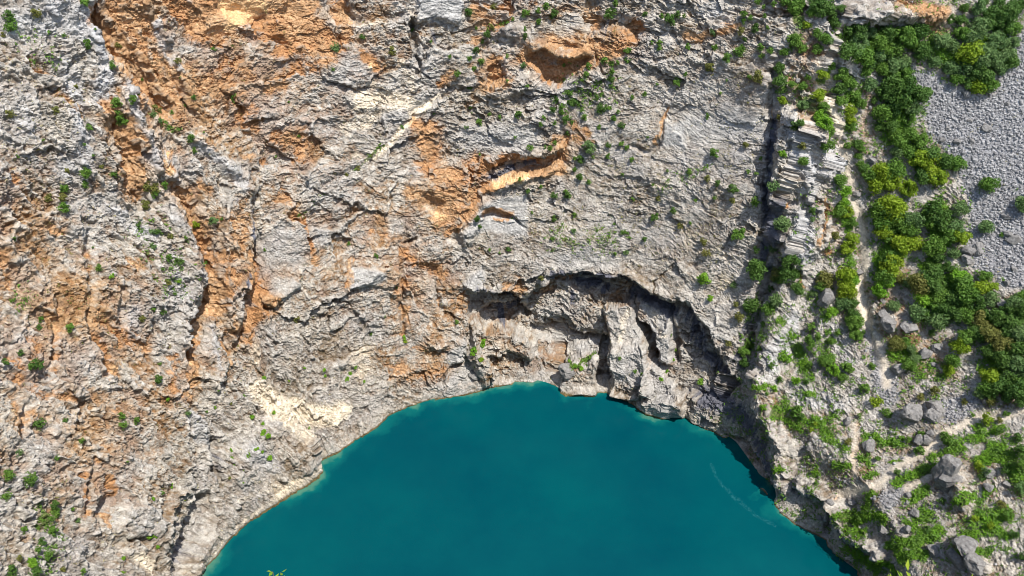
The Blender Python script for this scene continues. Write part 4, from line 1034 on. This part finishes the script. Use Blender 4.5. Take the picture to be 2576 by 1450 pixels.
HERBS = {
 1: "1150,870,60s 1205,915,60s 1260,970,50s",
 2: "290,1090,34m 225,1170,40o 120,1265,56o 40,1320,50o",
 5: "1060,1140,90b 1010,1200,80b 1050,1260,70y 1010,1330,26b 1720,1280,50b 1760,1315,56b 1810,1330,60b 1860,1310,50b 1885,1270,36b 2455,1350,66b 2490,1280,40b 2500,1220,36b 2420,1410,46b 470,1100,56b 480,1130,50y 105,1320,40b 70,1370,50b 45,1415,50b 165,1425,36b 870,985,30b",
 4: "2440,1340,50b 2460,1390,40b 2290,1325,32b 1990,1410,58b 2180,1430,30y",
 7: "1890,250,60b 1980,300,44b 1980,370,70b 2010,400,70b 1735,500,40b 1745,560,44b 1760,610,30b 1860,540,60b 1925,490,52b 1950,520,40b 2030,560,70b 2060,215,50b 1100,1150,80b 1130,1165,50b 1185,1230,54b 910,1320,54b 940,1420,54b 1840,95,56m 1615,180,46b 1395,880,34y 1300,770,48b 1150,870,48b 1270,110,60b 1830,660,34b 1720,710,40o 1420,830,34b 1830,740,24b 210,1370,110b 190,1340,60b 2330,330,26b 1740,150,30o 1640,40,30m 1550,210,30m",
 3: "850,930,70s 900,930,50b",
 6: "690,580,30m",
}
TREES = {
 3: "1060,70,150d 1000,40,130d 830,60,140 760,10,100 870,20,100 960,100,84 1190,70,70d 1140,160,115d 1370,170,145d 1060,290,105 1000,250,84 930,190,84y 820,330,115 890,370,84 760,390,84 1000,370,96 1100,310,80s 1270,250,190d 1300,330,180s 1220,400,160d 1330,430,180 1450,330,150 1520,260,150d 1640,280,190 1770,240,150d 1780,400,150d 1710,330,100 1560,370,165 1580,500,155s 1640,560,155 1490,520,130 1570,640,200d 1680,660,180d 1500,720,160d 1620,760,200d 1760,720,160d 1720,830,120s 1480,870,140 1560,840,150d 1680,890,130 1390,640,130s 1480,960,90d 1600,1040,155 1700,1000,130 1790,1060,120 1560,960,110d 1600,1150,96s 1680,1130,150 1750,1180,180y 1850,1150,180d 1870,1250,170y 1960,1230,130d 2040,1240,130 1800,1330,160d 1900,1360,150y 1380,1310,130 1480,1300,160y 1560,1290,170 1430,1390,150y 1560,1390,160y 1680,1420,140y 1330,1260,90d 2280,1390,140 1920,310,165s 1880,470,110s 2010,350,120s 2080,270,130 2150,290,155s 2200,230,150s 2250,170,170d 2320,100,150d 2420,100,170d 2480,60,130d 2540,30,120d 2400,200,160d 2460,220,120 2080,150,110d 2010,150,84d 2120,420,200y 2220,450,180s 2160,520,190d 2090,510,150s 2250,570,170d 2290,650,130 2220,660,130y 2150,630,120d 2000,520,120s 2050,600,110 2330,450,150s 2420,400,150s 2450,470,130d 2380,520,110s 2330,320,150s 2270,380,150s 2460,330,110s 2200,60,140s 2260,20,80d 2380,20,80d 2110,70,74d 720,520,96d 722,610,100d 712,690,80d 740,760,84y 1030,610,84 1060,560,105y 1080,500,76 940,580,66 900,650,76 820,640,56 980,720,110y 1000,790,90 1030,860,110b 1060,920,110b 1170,560,120 1160,660,120d 1240,620,120 1280,720,115 1170,760,86 1220,840,120y 1250,900,90y 1210,960,76 1330,790,90 900,800,86s 1010,960,60d 1120,990,90 1100,1110,105 1290,1080,86d 1340,1110,86 820,1190,86 1190,1350,105 1190,1430,115b 1270,1180,66 1290,1230,66 1390,480,120d 1650,470,100s 1480,430,130s 1400,250,110s 1350,540,100 1430,760,60d",
 6: "740,230,140s 800,500,150d 690,590,150o 780,590,150d 840,600,84 720,650,100d 520,580,170d 660,420,80s 520,830,160d 700,800,130s 640,870,110 860,720,105d 1060,660,140o 1030,700,96 980,760,66s 1150,130,140 1200,80,105b 1240,150,105y 1290,230,84 1270,350,105y 1240,410,130y 1220,620,155y 1270,660,125b 1240,740,145y 1200,820,145s 1270,830,105d 1110,900,100b 1280,900,105d 1290,980,125 1300,1080,110 1250,960,84 960,1110,96 1120,1120,76 500,1130,92 460,1200,92 470,1280,84d 1060,1260,120 1130,1340,100b 1230,1320,96 1200,1390,84 1440,130,180 1540,120,200y 1620,200,180 1500,230,150 1420,300,130y 1620,90,130y 1720,200,180s 1690,280,150 1640,370,195y 1720,380,150y 1600,440,140 1560,510,165y 1470,500,155 1490,570,170y 1400,640,145 1480,650,150b 1460,735,130b 1900,140,200d 1850,200,150 1960,220,170d 2050,260,140s 2080,120,130s 1990,330,130 2080,340,130y 1860,400,180 1910,470,120d 2040,460,96s 1880,580,170d 1820,640,150d 1760,700,170o 1880,690,170d 1700,680,120s 1640,660,96o 2090,680,170 2130,760,180 2050,620,150b 2230,700,150y 2270,640,96 2340,700,90y 2300,800,130s 2180,840,150d 2030,790,150d 1920,780,150 1800,800,150b 1760,900,150s 1850,880,140 1900,960,160s 1960,880,150d 2050,900,150d 2130,930,150 2230,970,170o 2300,1050,170o 2200,1060,160d 2130,1090,150 2080,1160,150y 2350,940,150d 2420,900,150d 2480,960,170d 2550,900,150d 2480,840,130s 2560,780,130 2540,1060,170s 2430,1060,150d 2380,1150,160o 2480,1160,170d 2560,1170,150d 2400,1260,170d 2500,1280,170s 2560,1320,150s 2300,1200,140d 2300,1380,165y 2440,1380,150d 2540,1430,150 2030,1270,125 1990,1340,105y 1540,1140,125o 1670,1120,76 1700,1300,115 1740,1250,90s 1580,850,96s 1720,1180,84s 2530,90,150s 2280,250,130s 1560,330,120 1430,220,120b 2250,900,120d 1990,560,100d",
 9: "2300,20,170 2400,10,190d 2500,40,160d 2560,100,140d 2230,60,110s 2430,80,110d",
}
FILL = []


def parse(s):
    for w in s.split():
        a, b, c_ = w.split(',')
        tall = 1.0
        while c_.endswith('t'): tall += .3; c_ = c_[:-1]
        tone = None
        if c_[-1].isalpha():
            tone = c_[-1]; c_ = c_[:-1]
            while c_.endswith('t'): tall += .3; c_ = c_[:-1]
        yield float(a), float(b), float(c_), tone, tall


SMALL = []
_all = sorted((d_ for s_ in SHRUBS.values() for _, _, d_, _, _ in parse(s_)), reverse=True)
CUT = _all[292]
for kind, D_ in (('shrub', SHRUBS), ('herb', HERBS), ('tree', TREES)):
    for k_, s_ in D_.items():
        for x_, y_, d_, tone, tall in parse(s_):
            tone = tone or ('m' if kind != 'shrub' else random.choice('mmd'))
            if kind == 'shrub' and d_ <= CUT: SMALL.append((k_, x_, y_, d_, tall)); continue
            plant(k_, x_, y_, d_, tone, kind, tall)

VV, QQ, TT, off = [], [], [], 0
for k_, x_, y_, d_, tall in SMALL:          # the tiniest shrubs, all in one
    u, v = c9(k_, x_, y_)
    p, n, fw = ground_at(u, v + .25 * d_ / 3)
    r = d_ / 3 * fw / F * .55
    sv, sq, st_, nl = SHRUB_V[random.randrange(6)]
    sv = sv[:nl * 4][::1]; sq = sq[:nl]; keep = np.arange(0, nl, 3)
    sv = sv.reshape(-1, 4, 3)[keep].copy(); c0 = sv.mean(1, keepdims=True); sv = c0 + (sv - c0) * 1.5
    a = random.uniform(0, 6.28); ca, sa = math.cos(a), math.sin(a)
    w_ = sv.reshape(-1, 3) * r
    w_ = np.stack((w_[:, 0] * ca - w_[:, 1] * sa, w_[:, 0] * sa + w_[:, 1] * ca, w_[:, 2] * tall), -1) + np.array(p) + np.array(n) * r * .4
    VV.append(w_); QQ.append(np.arange(len(w_)).reshape(-1, 4) + off); off += len(w_)
    TT.append(np.clip(np.repeat(st_[:nl * 4:4][keep], 4) + random.uniform(-.2, .2), 0, 1))
me = mesh_from("cliff_scrub", np.concatenate(VV), np.concatenate(QQ), LEAFM['m']); float_attr(me, "leaf", np.concatenate(TT))
new_obj("cliff_scrub", me, kind="stuff", label="tiny green scrub clumps dotting the cliff faces", category="scrub")

#BOULDERS
def stone_mesh(seed, flat=1.0, boxy=.5, sub=4):
    import bmesh
    bm = bmesh.new(); bmesh.ops.create_icosphere(bm, subdivisions=sub, radius=1)
    g = np.random.default_rng(seed)
    co = np.array([v.co[:] for v in bm.verts])
    # cut by random planes, the way blocks split, then roughen
    for _ in range(14):
        n = g.normal(size=3); n /= np.linalg.norm(n); dcut = g.uniform(.55, .85)
        h = co @ n - dcut
        co = co - np.where(h > 0, h, 0)[:, None] * n * .92
    s = 5.0
    co *= (1 + .22 * fbm(co[:, 0] * s + co[:, 2] * 3, co[:, 1] * s - co[:, 2] * 4, 2.6, 2.6, 5, seed + 9, .6))[:, None]
    co[:, 2] *= flat
    for v, c_ in zip(bm.verts, co): v.co = c_
    me = bpy.data.meshes.new("boulder"); bm.to_mesh(me); bm.free()
    me.polygons.foreach_set("use_smooth", np.zeros(len(me.polygons), bool))
    me.materials.append(STONE)
    return me


STONE, N, L, bs = mat("boulder_rock")
tc_ = N.new("ShaderNodeTexCoord").outputs['Object']
n1_ = noise(N, L, 3.0, 6, .7, tc_); n2_ = noise(N, L, 14.0, 3, .6, tc_)
c_ = mix(N, L, ramp(N, L, n1_.outputs[0], .3, .7), (.12, .11, .10), (.31, .30, .285))
L.new(c_, bs.inputs['Base Color']); bs.inputs['Roughness'].default_value = .95; bs.inputs['Specular IOR Level'].default_value = .1
b_ = N.new("ShaderNodeBump"); b_.inputs['Strength'].default_value = .6; b_.inputs['Distance'].default_value = .1
L.new(n2_.outputs[0], b_.inputs['Height']); L.new(b_.outputs[0], bs.inputs['Normal'])
ST = [stone_mesh(400 + k_, (.8, 1.0, .65, .9, 1.2)[k_ % 5]) for k_ in range(8)]
BOULDERS = {
 9: "1725,245,150 1900,190,130 1880,270,120 2005,660,150t 1990,740,160 1790,430,80 1840,440,70 1110,890,56 1030,1010,52 960,490,40t 2130,1240,140 2070,1330,130 2200,1360,140 1710,840,42 1700,895,36 1520,1100,70 1760,980,70 1890,1270,90 2320,680,84 1590,810,34 1280,890,60 1410,470,90 1870,385,60 2320,790,70 2440,760,60 2100,940,60 1700,1100,60 2280,130,50 1240,300,60 1400,880,24",
 6: "1545,1000,120t 1520,940,80 1710,1035,105 1820,1235,84 1620,1350,108 1920,1180,72 1890,1300,44 2160,460,92 2235,445,84t 2150,515,84 1090,820,120 2440,180,72 2490,370,84 2450,320,62 1510,830,42 1330,610,56 1310,20,62 2410,850,66 2450,700,44 1980,600,46 1000,1330,50 2500,590,50",
 3: "2300,975,62 2135,715,62 1425,1210,62 2545,345,44 1220,1045,44 2390,605,40 1950,1060,48 2180,1080,42 2070,1080,54 2000,975,38 2445,790,36 860,620,44 1440,600,34 2170,915,34",
 5: "1700,1360,110 1010,1400,90",
}
for k_, s_ in BOULDERS.items():
    for x_, y_, d_, tone, tall in parse(s_):
        u, v = c9(k_, x_, y_)
        p, n, t = ground_at(u, v)
        D = d_ / 3.0 * t / F
        o = new_obj("boulder", ST[random.randrange(8)])
        o.location = p + Vector((0, 0, D * .12))
        s_r = D / 1.55
        o.scale = (s_r * random.uniform(.85, 1.1), s_r * random.uniform(.85, 1.1), s_r * random.uniform(.8, 1.05) * tall)
        o.rotation_euler = (random.uniform(-.3, .3), random.uniform(-.3, .3), random.uniform(0, 6.28))
        o["category"] = "boulder"; o["group"] = "boulders lying on the slope"
        REG.append((o, "boulder", size_word(D, 'boulder') + " grey", (u, v), 'boulder'))

#STUFF
def scatter_pts(weight, n, imin=0):
    """random cells of the wall grid, picked by weight and true area"""
    ar = np.linalg.norm(np.cross(du, dv), axis=-1)
    w = (weight * ar).ravel(); w = np.clip(w, 0, None).astype(np.float64)
    c = np.cumsum(w); r = rng.random(n) * c[-1]
    k = np.searchsorted(c, r); k = np.clip(k, 0, NI * NJ - 1)
    return P.reshape(-1, 3)[k].astype(float), NRM.reshape(-1, 3)[k].astype(float)


PCL = (1 - sstep(.05, .4, path))
VIS = PCL * ((theta > -8) & (theta < 192))[:, None].astype(np.float32) * (HH > 1)
# loose stones on the scree, thinner on the open slope
icoV = np.array([(0, 0, 1), (.894, 0, .447), (.276, .851, .447), (-.724, .526, .447), (-.724, -.526, .447), (.276, -.851, .447), (.724, .526, -.447), (-.276, .851, -.447), (-.894, 0, -.447), (-.276, -.851, -.447), (.724, -.526, -.447), (0, 0, -1)])
icoF = np.array([(0, 1, 2), (0, 2, 3), (0, 3, 4), (0, 4, 5), (0, 5, 1), (1, 6, 2), (2, 7, 3), (3, 8, 4), (4, 9, 5), (5, 10, 1), (1, 10, 6), (2, 6, 7), (3, 7, 8), (4, 8, 9), (5, 9, 10), (6, 11, 7), (7, 11, 8), (8, 11, 9), (9, 11, 10), (10, 11, 6)])
def stones(name, weight, n, lo, hi, label, cat):
    p, nn = scatter_pts(weight, n)
    s = lo + (hi - lo) * rng.random(n) ** 7.0
    v = icoV[None] * (1 + .35 * rng.uniform(-1, 1, (n, 12, 1)))
    v = v * rng.uniform(.6, 1.15, (n, 1, 3)) * s[:, None, None]
    a = rng.uniform(0, 6.28, n); ca, sa = np.cos(a)[:, None], np.sin(a)[:, None]
    v = np.stack((v[..., 0] * ca - v[..., 1] * sa, v[..., 0] * sa + v[..., 1] * ca, v[..., 2]), -1)
    v += p[:, None, :] + nn[:, None, :] * s[:, None, None] * .25
    f = (icoF[None] + (np.arange(n) * 12)[:, None, None]).reshape(-1, 3)
    me = mesh_from(name, v.reshape(-1, 3), f, RUBBLE); float_attr(me, "leaf", np.repeat(rng.random(n), 12))
    o = new_obj(name, me, kind="stuff", label=label, category=cat)


RUBBLE, N, L, bs = mat("rubble_stone")
L.new(mix(N, L, attr(N, "leaf").outputs['Fac'], (.20, .195, .195), (.40, .39, .38)), bs.inputs['Base Color']); bs.inputs['Roughness'].default_value = .95; bs.inputs['Specular IOR Level'].default_value = .1
wrs = np.repeat(WR, NJ, 1)
stones("scree_stones", VIS * np.clip(scree, 0, 1) * wrs, 34000, .10, .62, "loose pale grey stones covering the scree fan", "stones")
stones("rubble", VIS * wrs * (1 - np.clip(scree, 0, 1)) * sstep(.05, .4, patch_n + .1) * (1 - np.clip(path, 0, 1)), 3000, .15, .7, "scattered limestone rubble across the open slope", "stones")


def tufts(name, weight, n, lo, hi, material, label, cat, per=7):
    p, nn = scatter_pts(weight, n)
    s = lo + (hi - lo) * rng.random(n) ** 2
    cen = np.repeat(p + nn * (s * .4)[:, None], per, 0) + rng.normal(size=(n * per, 3)) * np.repeat(s, per)[:, None] * .55
    nor = np.repeat(nn, per, 0) + rng.normal(size=(n * per, 3)) * .7 + np.array((0, 0, .4)); nor /= np.linalg.norm(nor, axis=1, keepdims=True)
    v, q = leaf_quads(cen, nor, np.repeat(s, per) * rng.uniform(.35, .7, n * per), .5)
    me = mesh_from(name, v, q, material); float_attr(me, "leaf", np.repeat(np.clip(np.repeat(rng.random(n), per) * .6 + rng.random(n * per) * .5, 0, 1), 4))
    new_obj(name, me, kind="stuff", label=label, category=cat)


STRAW, N, L, bs = mat("dry_grass")
L.new(mix(N, L, attr(N, "leaf").outputs['Fac'], (.20, .19, .075), (.48, .41, .22)), bs.inputs['Base Color']); bs.inputs['Roughness'].default_value = .8
ap = sstep(.0, .5, patch_n * .8 + .25 + CAV * .4)
tufts("ground_cover", VIS * (GR * wrs * 1.0 + .04 * wrs * green), 22000, .2, .65, LEAFM['b'], "low bright green scrub carpeting the lower slope", "ground cover")
tufts("undergrowth", VIS * (np.clip(green, 0, 1) ** 1.3 * ap + .10 * wrs * ap * (1 - np.clip(scree, 0, 1))), 26000, .2, .9, LEAFM['m'], "mixed green undergrowth between the trees and rocks", "undergrowth")
tufts("dry_grass", VIS * (M['straw'] * ap + .10 * wrs * ap + .02), 9000, .15, .42, STRAW, "dry straw-coloured grass tufts on the ledges", "grass", 5)
tufts("cliff_weeds", VIS * ap * (.25 + 1.0 * (M['straw'] > .15)) * (1 - np.clip(scree, 0, 1)) * (1 - .7 * slab), 2600, .15, .5, LEAFM['o'], "tiny olive weeds dotting the cracks of the cliffs", "weeds", 6)

#NEAR
def sprig(name, loc, h, nst, leaf, tone, label, cat, seed, spread=.35, lean=(0, 0)):
    g = np.random.default_rng(seed)
    o = bpy.data.objects.new(name, None); COL.objects.link(o); o.location = loc
    o["label"] = label; o["category"] = cat
    st, cen, nor, tip = [], [], [], []
    for k_ in range(nst):
        a = g.uniform(0, 6.28); s = g.uniform(.2, 1) * spread
        e = np.array((math.cos(a) * s + lean[0], math.sin(a) * s + lean[1], h * g.uniform(.8, 1.0)))
        pts = [tuple(e * np.array((t_ ** 1.4, t_ ** 1.4, t_))) for t_ in np.linspace(0, 1, 6)]
        st.append(limb(pts, .012, .003, 5))
        for t_ in np.linspace(.55, 1.0, 9):
            b_ = e * np.array((t_ ** 1.4, t_ ** 1.4, t_))
            for _ in range(2):
                d = g.normal(size=3); d[2] = abs(d[2]) * .8; d /= np.linalg.norm(d)
                cen.append(b_ + d * leaf * 1.0); nor.append(np.cross(d, g.normal(size=3)) + np.array((0, -.3, .6))); tip.append(d)
    cen, nor, tip = map(np.array, (cen, nor, tip)); nor /= np.linalg.norm(nor, axis=1, keepdims=True)
    # leaf blades: six-point outlines folded along the midrib
    side = np.cross(nor, tip); side /= np.linalg.norm(side, axis=1, keepdims=True)
    L_ = leaf * g.uniform(.7, 1.15, len(cen))[:, None]
    a0 = cen - tip * L_; a1 = cen + tip * L_
    m1 = cen - tip * L_ * .1; lf = m1 + side * L_ * .45 + nor * L_ * .15; rt = m1 - side * L_ * .45 + nor * L_ * .15
    v = np.stack((a0, lf, a1, rt), 1).reshape(-1, 3)
    f = []
    for k_ in range(len(cen)): f += [(4 * k_, 4 * k_ + 1, 4 * k_ + 2), (4 * k_, 4 * k_ + 2, 4 * k_ + 3)]
    me = mesh_from("leaves", v, np.array(f), LEAFM[tone]); float_attr(me, "leaf", np.repeat(g.random(len(cen)), 4))
    new_obj("leaves", me, o)
    sv, sq = joined(st); new_obj("stems", mesh_from("stems", sv, sq, BARK, True), o)
    return o


def near_root(u, y):
    th = math.atan2(y - OC[1], 0)
    rr = OC[1] - y
    pr = near_prof(268)
    z = np.interp(-rr, [-p_[0] for p_ in pr][::-1], [p_[1] for p_ in pr][::-1])
    return z


#ENDNEAR
def near_plant(u, v, y, leaf, tone, nst, label, seed, name="leafy_sprig", cat="plant"):
    z = near_root(u, y)
    fw_top = None
    d = ray(u, v); t = y / d[1]; top = np.array((0, 0, CAM_H)) + d * t
    return sprig(name, (top[0], y, z - .05), top[2] - z + .05, nst, leaf, tone, label, cat, seed, spread=.14)


near_plant(648, 1428, 3.0, .026, 'y', 2, "thin leafy sprig poking up in front of the turquoise water", 11)
near_plant(2290, 1424, 3.1, .036, 'y', 5, "yellow-green leafy shrub tip below the lush bank, thicker of two", 12)
near_plant(2480, 1434, 3.1, .034, 'y', 3, "sparse yellow-green shrub tip below the rounded grey crag", 13)

#FOAM
def foam():
    pts = [(1788, 1165), (1800, 1195), (1812, 1215), (1835, 1240), (1860, 1262), (1885, 1282), (1900, 1298), (1930, 1312), (1952, 1324)]
    W = []
    for u, v in pts:
        d = ray(u, v); t = (CAM_H - .03) / -d[2]; W.append((d[0] * t, d[1] * t))
    W = np.array(W); tq = np.linspace(0, len(W) - 1, 90)
    cx = np.interp(tq, np.arange(len(W)), W[:, 0]); cy = np.interp(tq, np.arange(len(W)), W[:, 1])
    cx += .5 * gnoise(tq * 1.3, tq * 0, 5); cy += .5 * gnoise(tq * 1.3, tq * 0 + 3.3, 6)
    wd = .5 + .8 * np.abs(gnoise(tq * .9, tq * 0, 9)) + .35 * np.sin(tq / tq[-1] * math.pi)
    tx = np.gradient(cx); ty = np.gradient(cy); l = np.hypot(tx, ty)
    rows = [np.stack((cx - ty / l * wd * s_, cy + tx / l * wd * s_, np.full_like(cx, .03)), -1) for s_ in (-1, -.4, .4, 1)]
    v = np.stack(rows, 1).reshape(-1, 3); ix = np.arange(len(v)).reshape(-1, 4)
    q = np.stack((ix[:-1, :-1], ix[1:, :-1], ix[1:, 1:], ix[:-1, 1:]), -1).reshape(-1, 4)
    m, N, L, bs = mat("foam_film")
    bs.inputs['Base Color'].default_value = (.03, .25, .27, 1); bs.inputs['Roughness'].default_value = .7
    tc = N.new("ShaderNodeTexCoord").outputs['Object']
    n_ = noise(N, L, .9, 5, .7, tc)
    al = N.new("ShaderNodeMath"); al.operation = 'MULTIPLY'
    L.new(ramp(N, L, n_.outputs[0], .42, .68, 0, .3), al.inputs[0]); L.new(attr(N, "leaf").outputs['Fac'], al.inputs[1]); L.new(al.outputs[0], bs.inputs['Alpha'])
    me = mesh_from("foam_streak", v, q, m, True); float_attr(me, "leaf", np.tile((0, 1, 1, 0), len(cx)))
    new_obj("foam_streak", me, kind="stuff", label="faint pale film drifting in a curved line on the water", category="foam")


foam()

#LABELS
ANCH = [(235, 90, "the pale rim of the grey buttress"), (135, 210, "the brown gully in the grey buttress"), (60, 300, "the pale sheet on the grey buttress"), (40, 80, "the stony top of the grey buttress"), (340, 340, "the thin fin in the orange gully"),
        (600, 50, "the smooth peach slab"), (700, 125, "the brown hollow in the orange face"), (560, 240, "the mottled orange face"), (610, 460, "the white-topped spur"), (415, 420, "the upright peach slab"), (220, 470, "the blocky grey bulge"),
        (505, 640, "the deep orange cleft"), (230, 820, "the rusty streaks in the grey wall"), (390, 580, "the pale rib beside the orange cleft"), (380, 790, "the rough grey wall under the pale rib"), (60, 620, "the rusty pits in the grey wall"),
        (40, 1060, "the rusty runnels low on the wall"), (255, 1270, "the small dark cave"), (330, 1310, "the smooth block by the small cave"), (720, 1130, "the pale rocky point"), (700, 1030, "the cream rubble slope"), (540, 1130, "the shadowed gully over the shore"),
        (120, 1330, "the stony bank"), (350, 1400, "the cream earth patch"), (310, 1060, "the crumbly brown wall"), (1110, 30, "the flat grey slab at the top"), (1048, 120, "the long dark crack"), (1245, 180, "the rust-red pocket"),
        (1400, 175, "the big orange hollow"), (1280, 95, "the rounded grey hump"), (1530, 60, "the peach scar"), (960, 370, "the cream diagonal gully"), (1080, 380, "the brown crumbling face"), (1230, 330, "the smooth grey sheet"),
        (1310, 415, "the streaked overhang"), (1350, 455, "the bright orange ledge"), (1680, 320, "the rust-lined crack"), (1440, 270, "the face under the orange hollow"), (1540, 190, "the shrubby grey shoulder"), (1500, 340, "the rusty band"), (1260, 540, "the little arched hollow"),
        (1200, 700, "the tilted grey block"), (930, 690, "the square grey slab"), (1130, 500, "the orange funnel"), (1220, 880, "the cave-mouth rocks"), (1470, 910, "the cave-foot boulders"), (1610, 850, "the pale pillars in the cave"),
        (1500, 700, "the black cave roof"), (1600, 560, "the pale face above the cave"), (1760, 790, "the pointed slab beside the cave"), (1800, 450, "the pale ledges beside the rock fin"), (1925, 470, "the shadowed side of the rock fin"), (1990, 290, "the tip of the rock fin"),
        (2030, 530, "the white crest of the rock fin"), (1925, 680, "the foot of the shadowed crack"), (1960, 900, "the rough ribs under the rock fin"), (1890, 1050, "the dark cliff over the water"), (2060, 1130, "the white rubble spread"), (2120, 400, "the upper footpath"), (2080, 250, "the pale trickle of gravel"),
        (2165, 620, "the straight footpath"), (2180, 790, "the sandy bend of the footpath"), (2230, 1000, "the gravel chute"), (2340, 45, "the orange crag at the hilltop"), (2130, 60, "the grey crag over the wood"), (1830, 40, "the outcrop with a blue shadow"), (1790, 100, "the small orange scar"),
        (2295, 190, "the tip of the scree"), (2470, 250, "the tongue of the scree"), (2340, 430, "the upper edge of the scree"), (2430, 560, "the lower edge of the scree"), (2440, 640, "the pair of pale boulders"), (2240, 820, "the split boulder by the path"), (2290, 1050, "the flat-topped boulder"),
        (2385, 1190, "the leaning rock tower"), (2130, 1240, "the footpath fork"), (2240, 1260, "the grey gravel patch"), (2400, 1080, "the upper zigzag path"), (2440, 1400, "the rounded grey crag"), (2270, 660, "the red stony clearing"), (2010, 180, "the bare strip over the rock fin"), (2380, 780, "the hollow in the dense wood"), (2480, 880, "the dark heart of the wood"), (2060, 860, "the knobbly outcrop by the path"), (2350, 900, "the lower edge of the wood"), (2220, 560, "the clearing beside the straight path"), (2200, 180, "the upper wood"), (1700, 150, "the tall ivy-dark column")]
ORD = ["first", "second", "third", "fourth", "fifth", "sixth", "seventh", "eighth", "ninth", "tenth", "eleventh", "twelfth", "thirteenth", "fourteenth", "fifteenth", "sixteenth", "seventeenth", "eighteenth", "nineteenth", "twentieth"]
grp = {}
for rec in REG:
    o, noun, tone, (u, v), kind = rec
    a = min(ANCH, key=lambda q_: (q_[0] - u) ** 2 + (q_[1] - v) ** 2)
    dx_, dy_ = u - a[0], v - a[1]
    d = ("down" if dy_ > 0 else "up") if abs(dy_) > abs(dx_) else ("scree" if dx_ > 0 else "off")
    grp.setdefault((a[2], d, noun), []).append((math.hypot(dx_, dy_), rec))
for (an, d, noun), L_ in sorted(grp.items()):
    L_.sort(key=lambda q_: q_[0])
    for k_, (_, (o, noun, tone, uv, kind)) in enumerate(L_):
        if len(L_) == 1:
            o["label"] = f"{tone} {noun} " + {"down": "just below ", "up": "just above ", "scree": "on the scree side of ", "off": "facing away from scree by "}[d] + an
        else:
            o["label"] = f"{tone} {noun}, {ORD[k_]} " + {"down": "down from ", "up": "up from ", "scree": "towards scree from ", "off": "off scree past "}[d] + an

for o, noun, tone, uv, kind in REG:                    # keep every label within sixteen words
    if len(o["label"].split()) > 16:
        o["label"] = o["label"].replace("middling ", "").replace("small ", "").replace("large ", "")
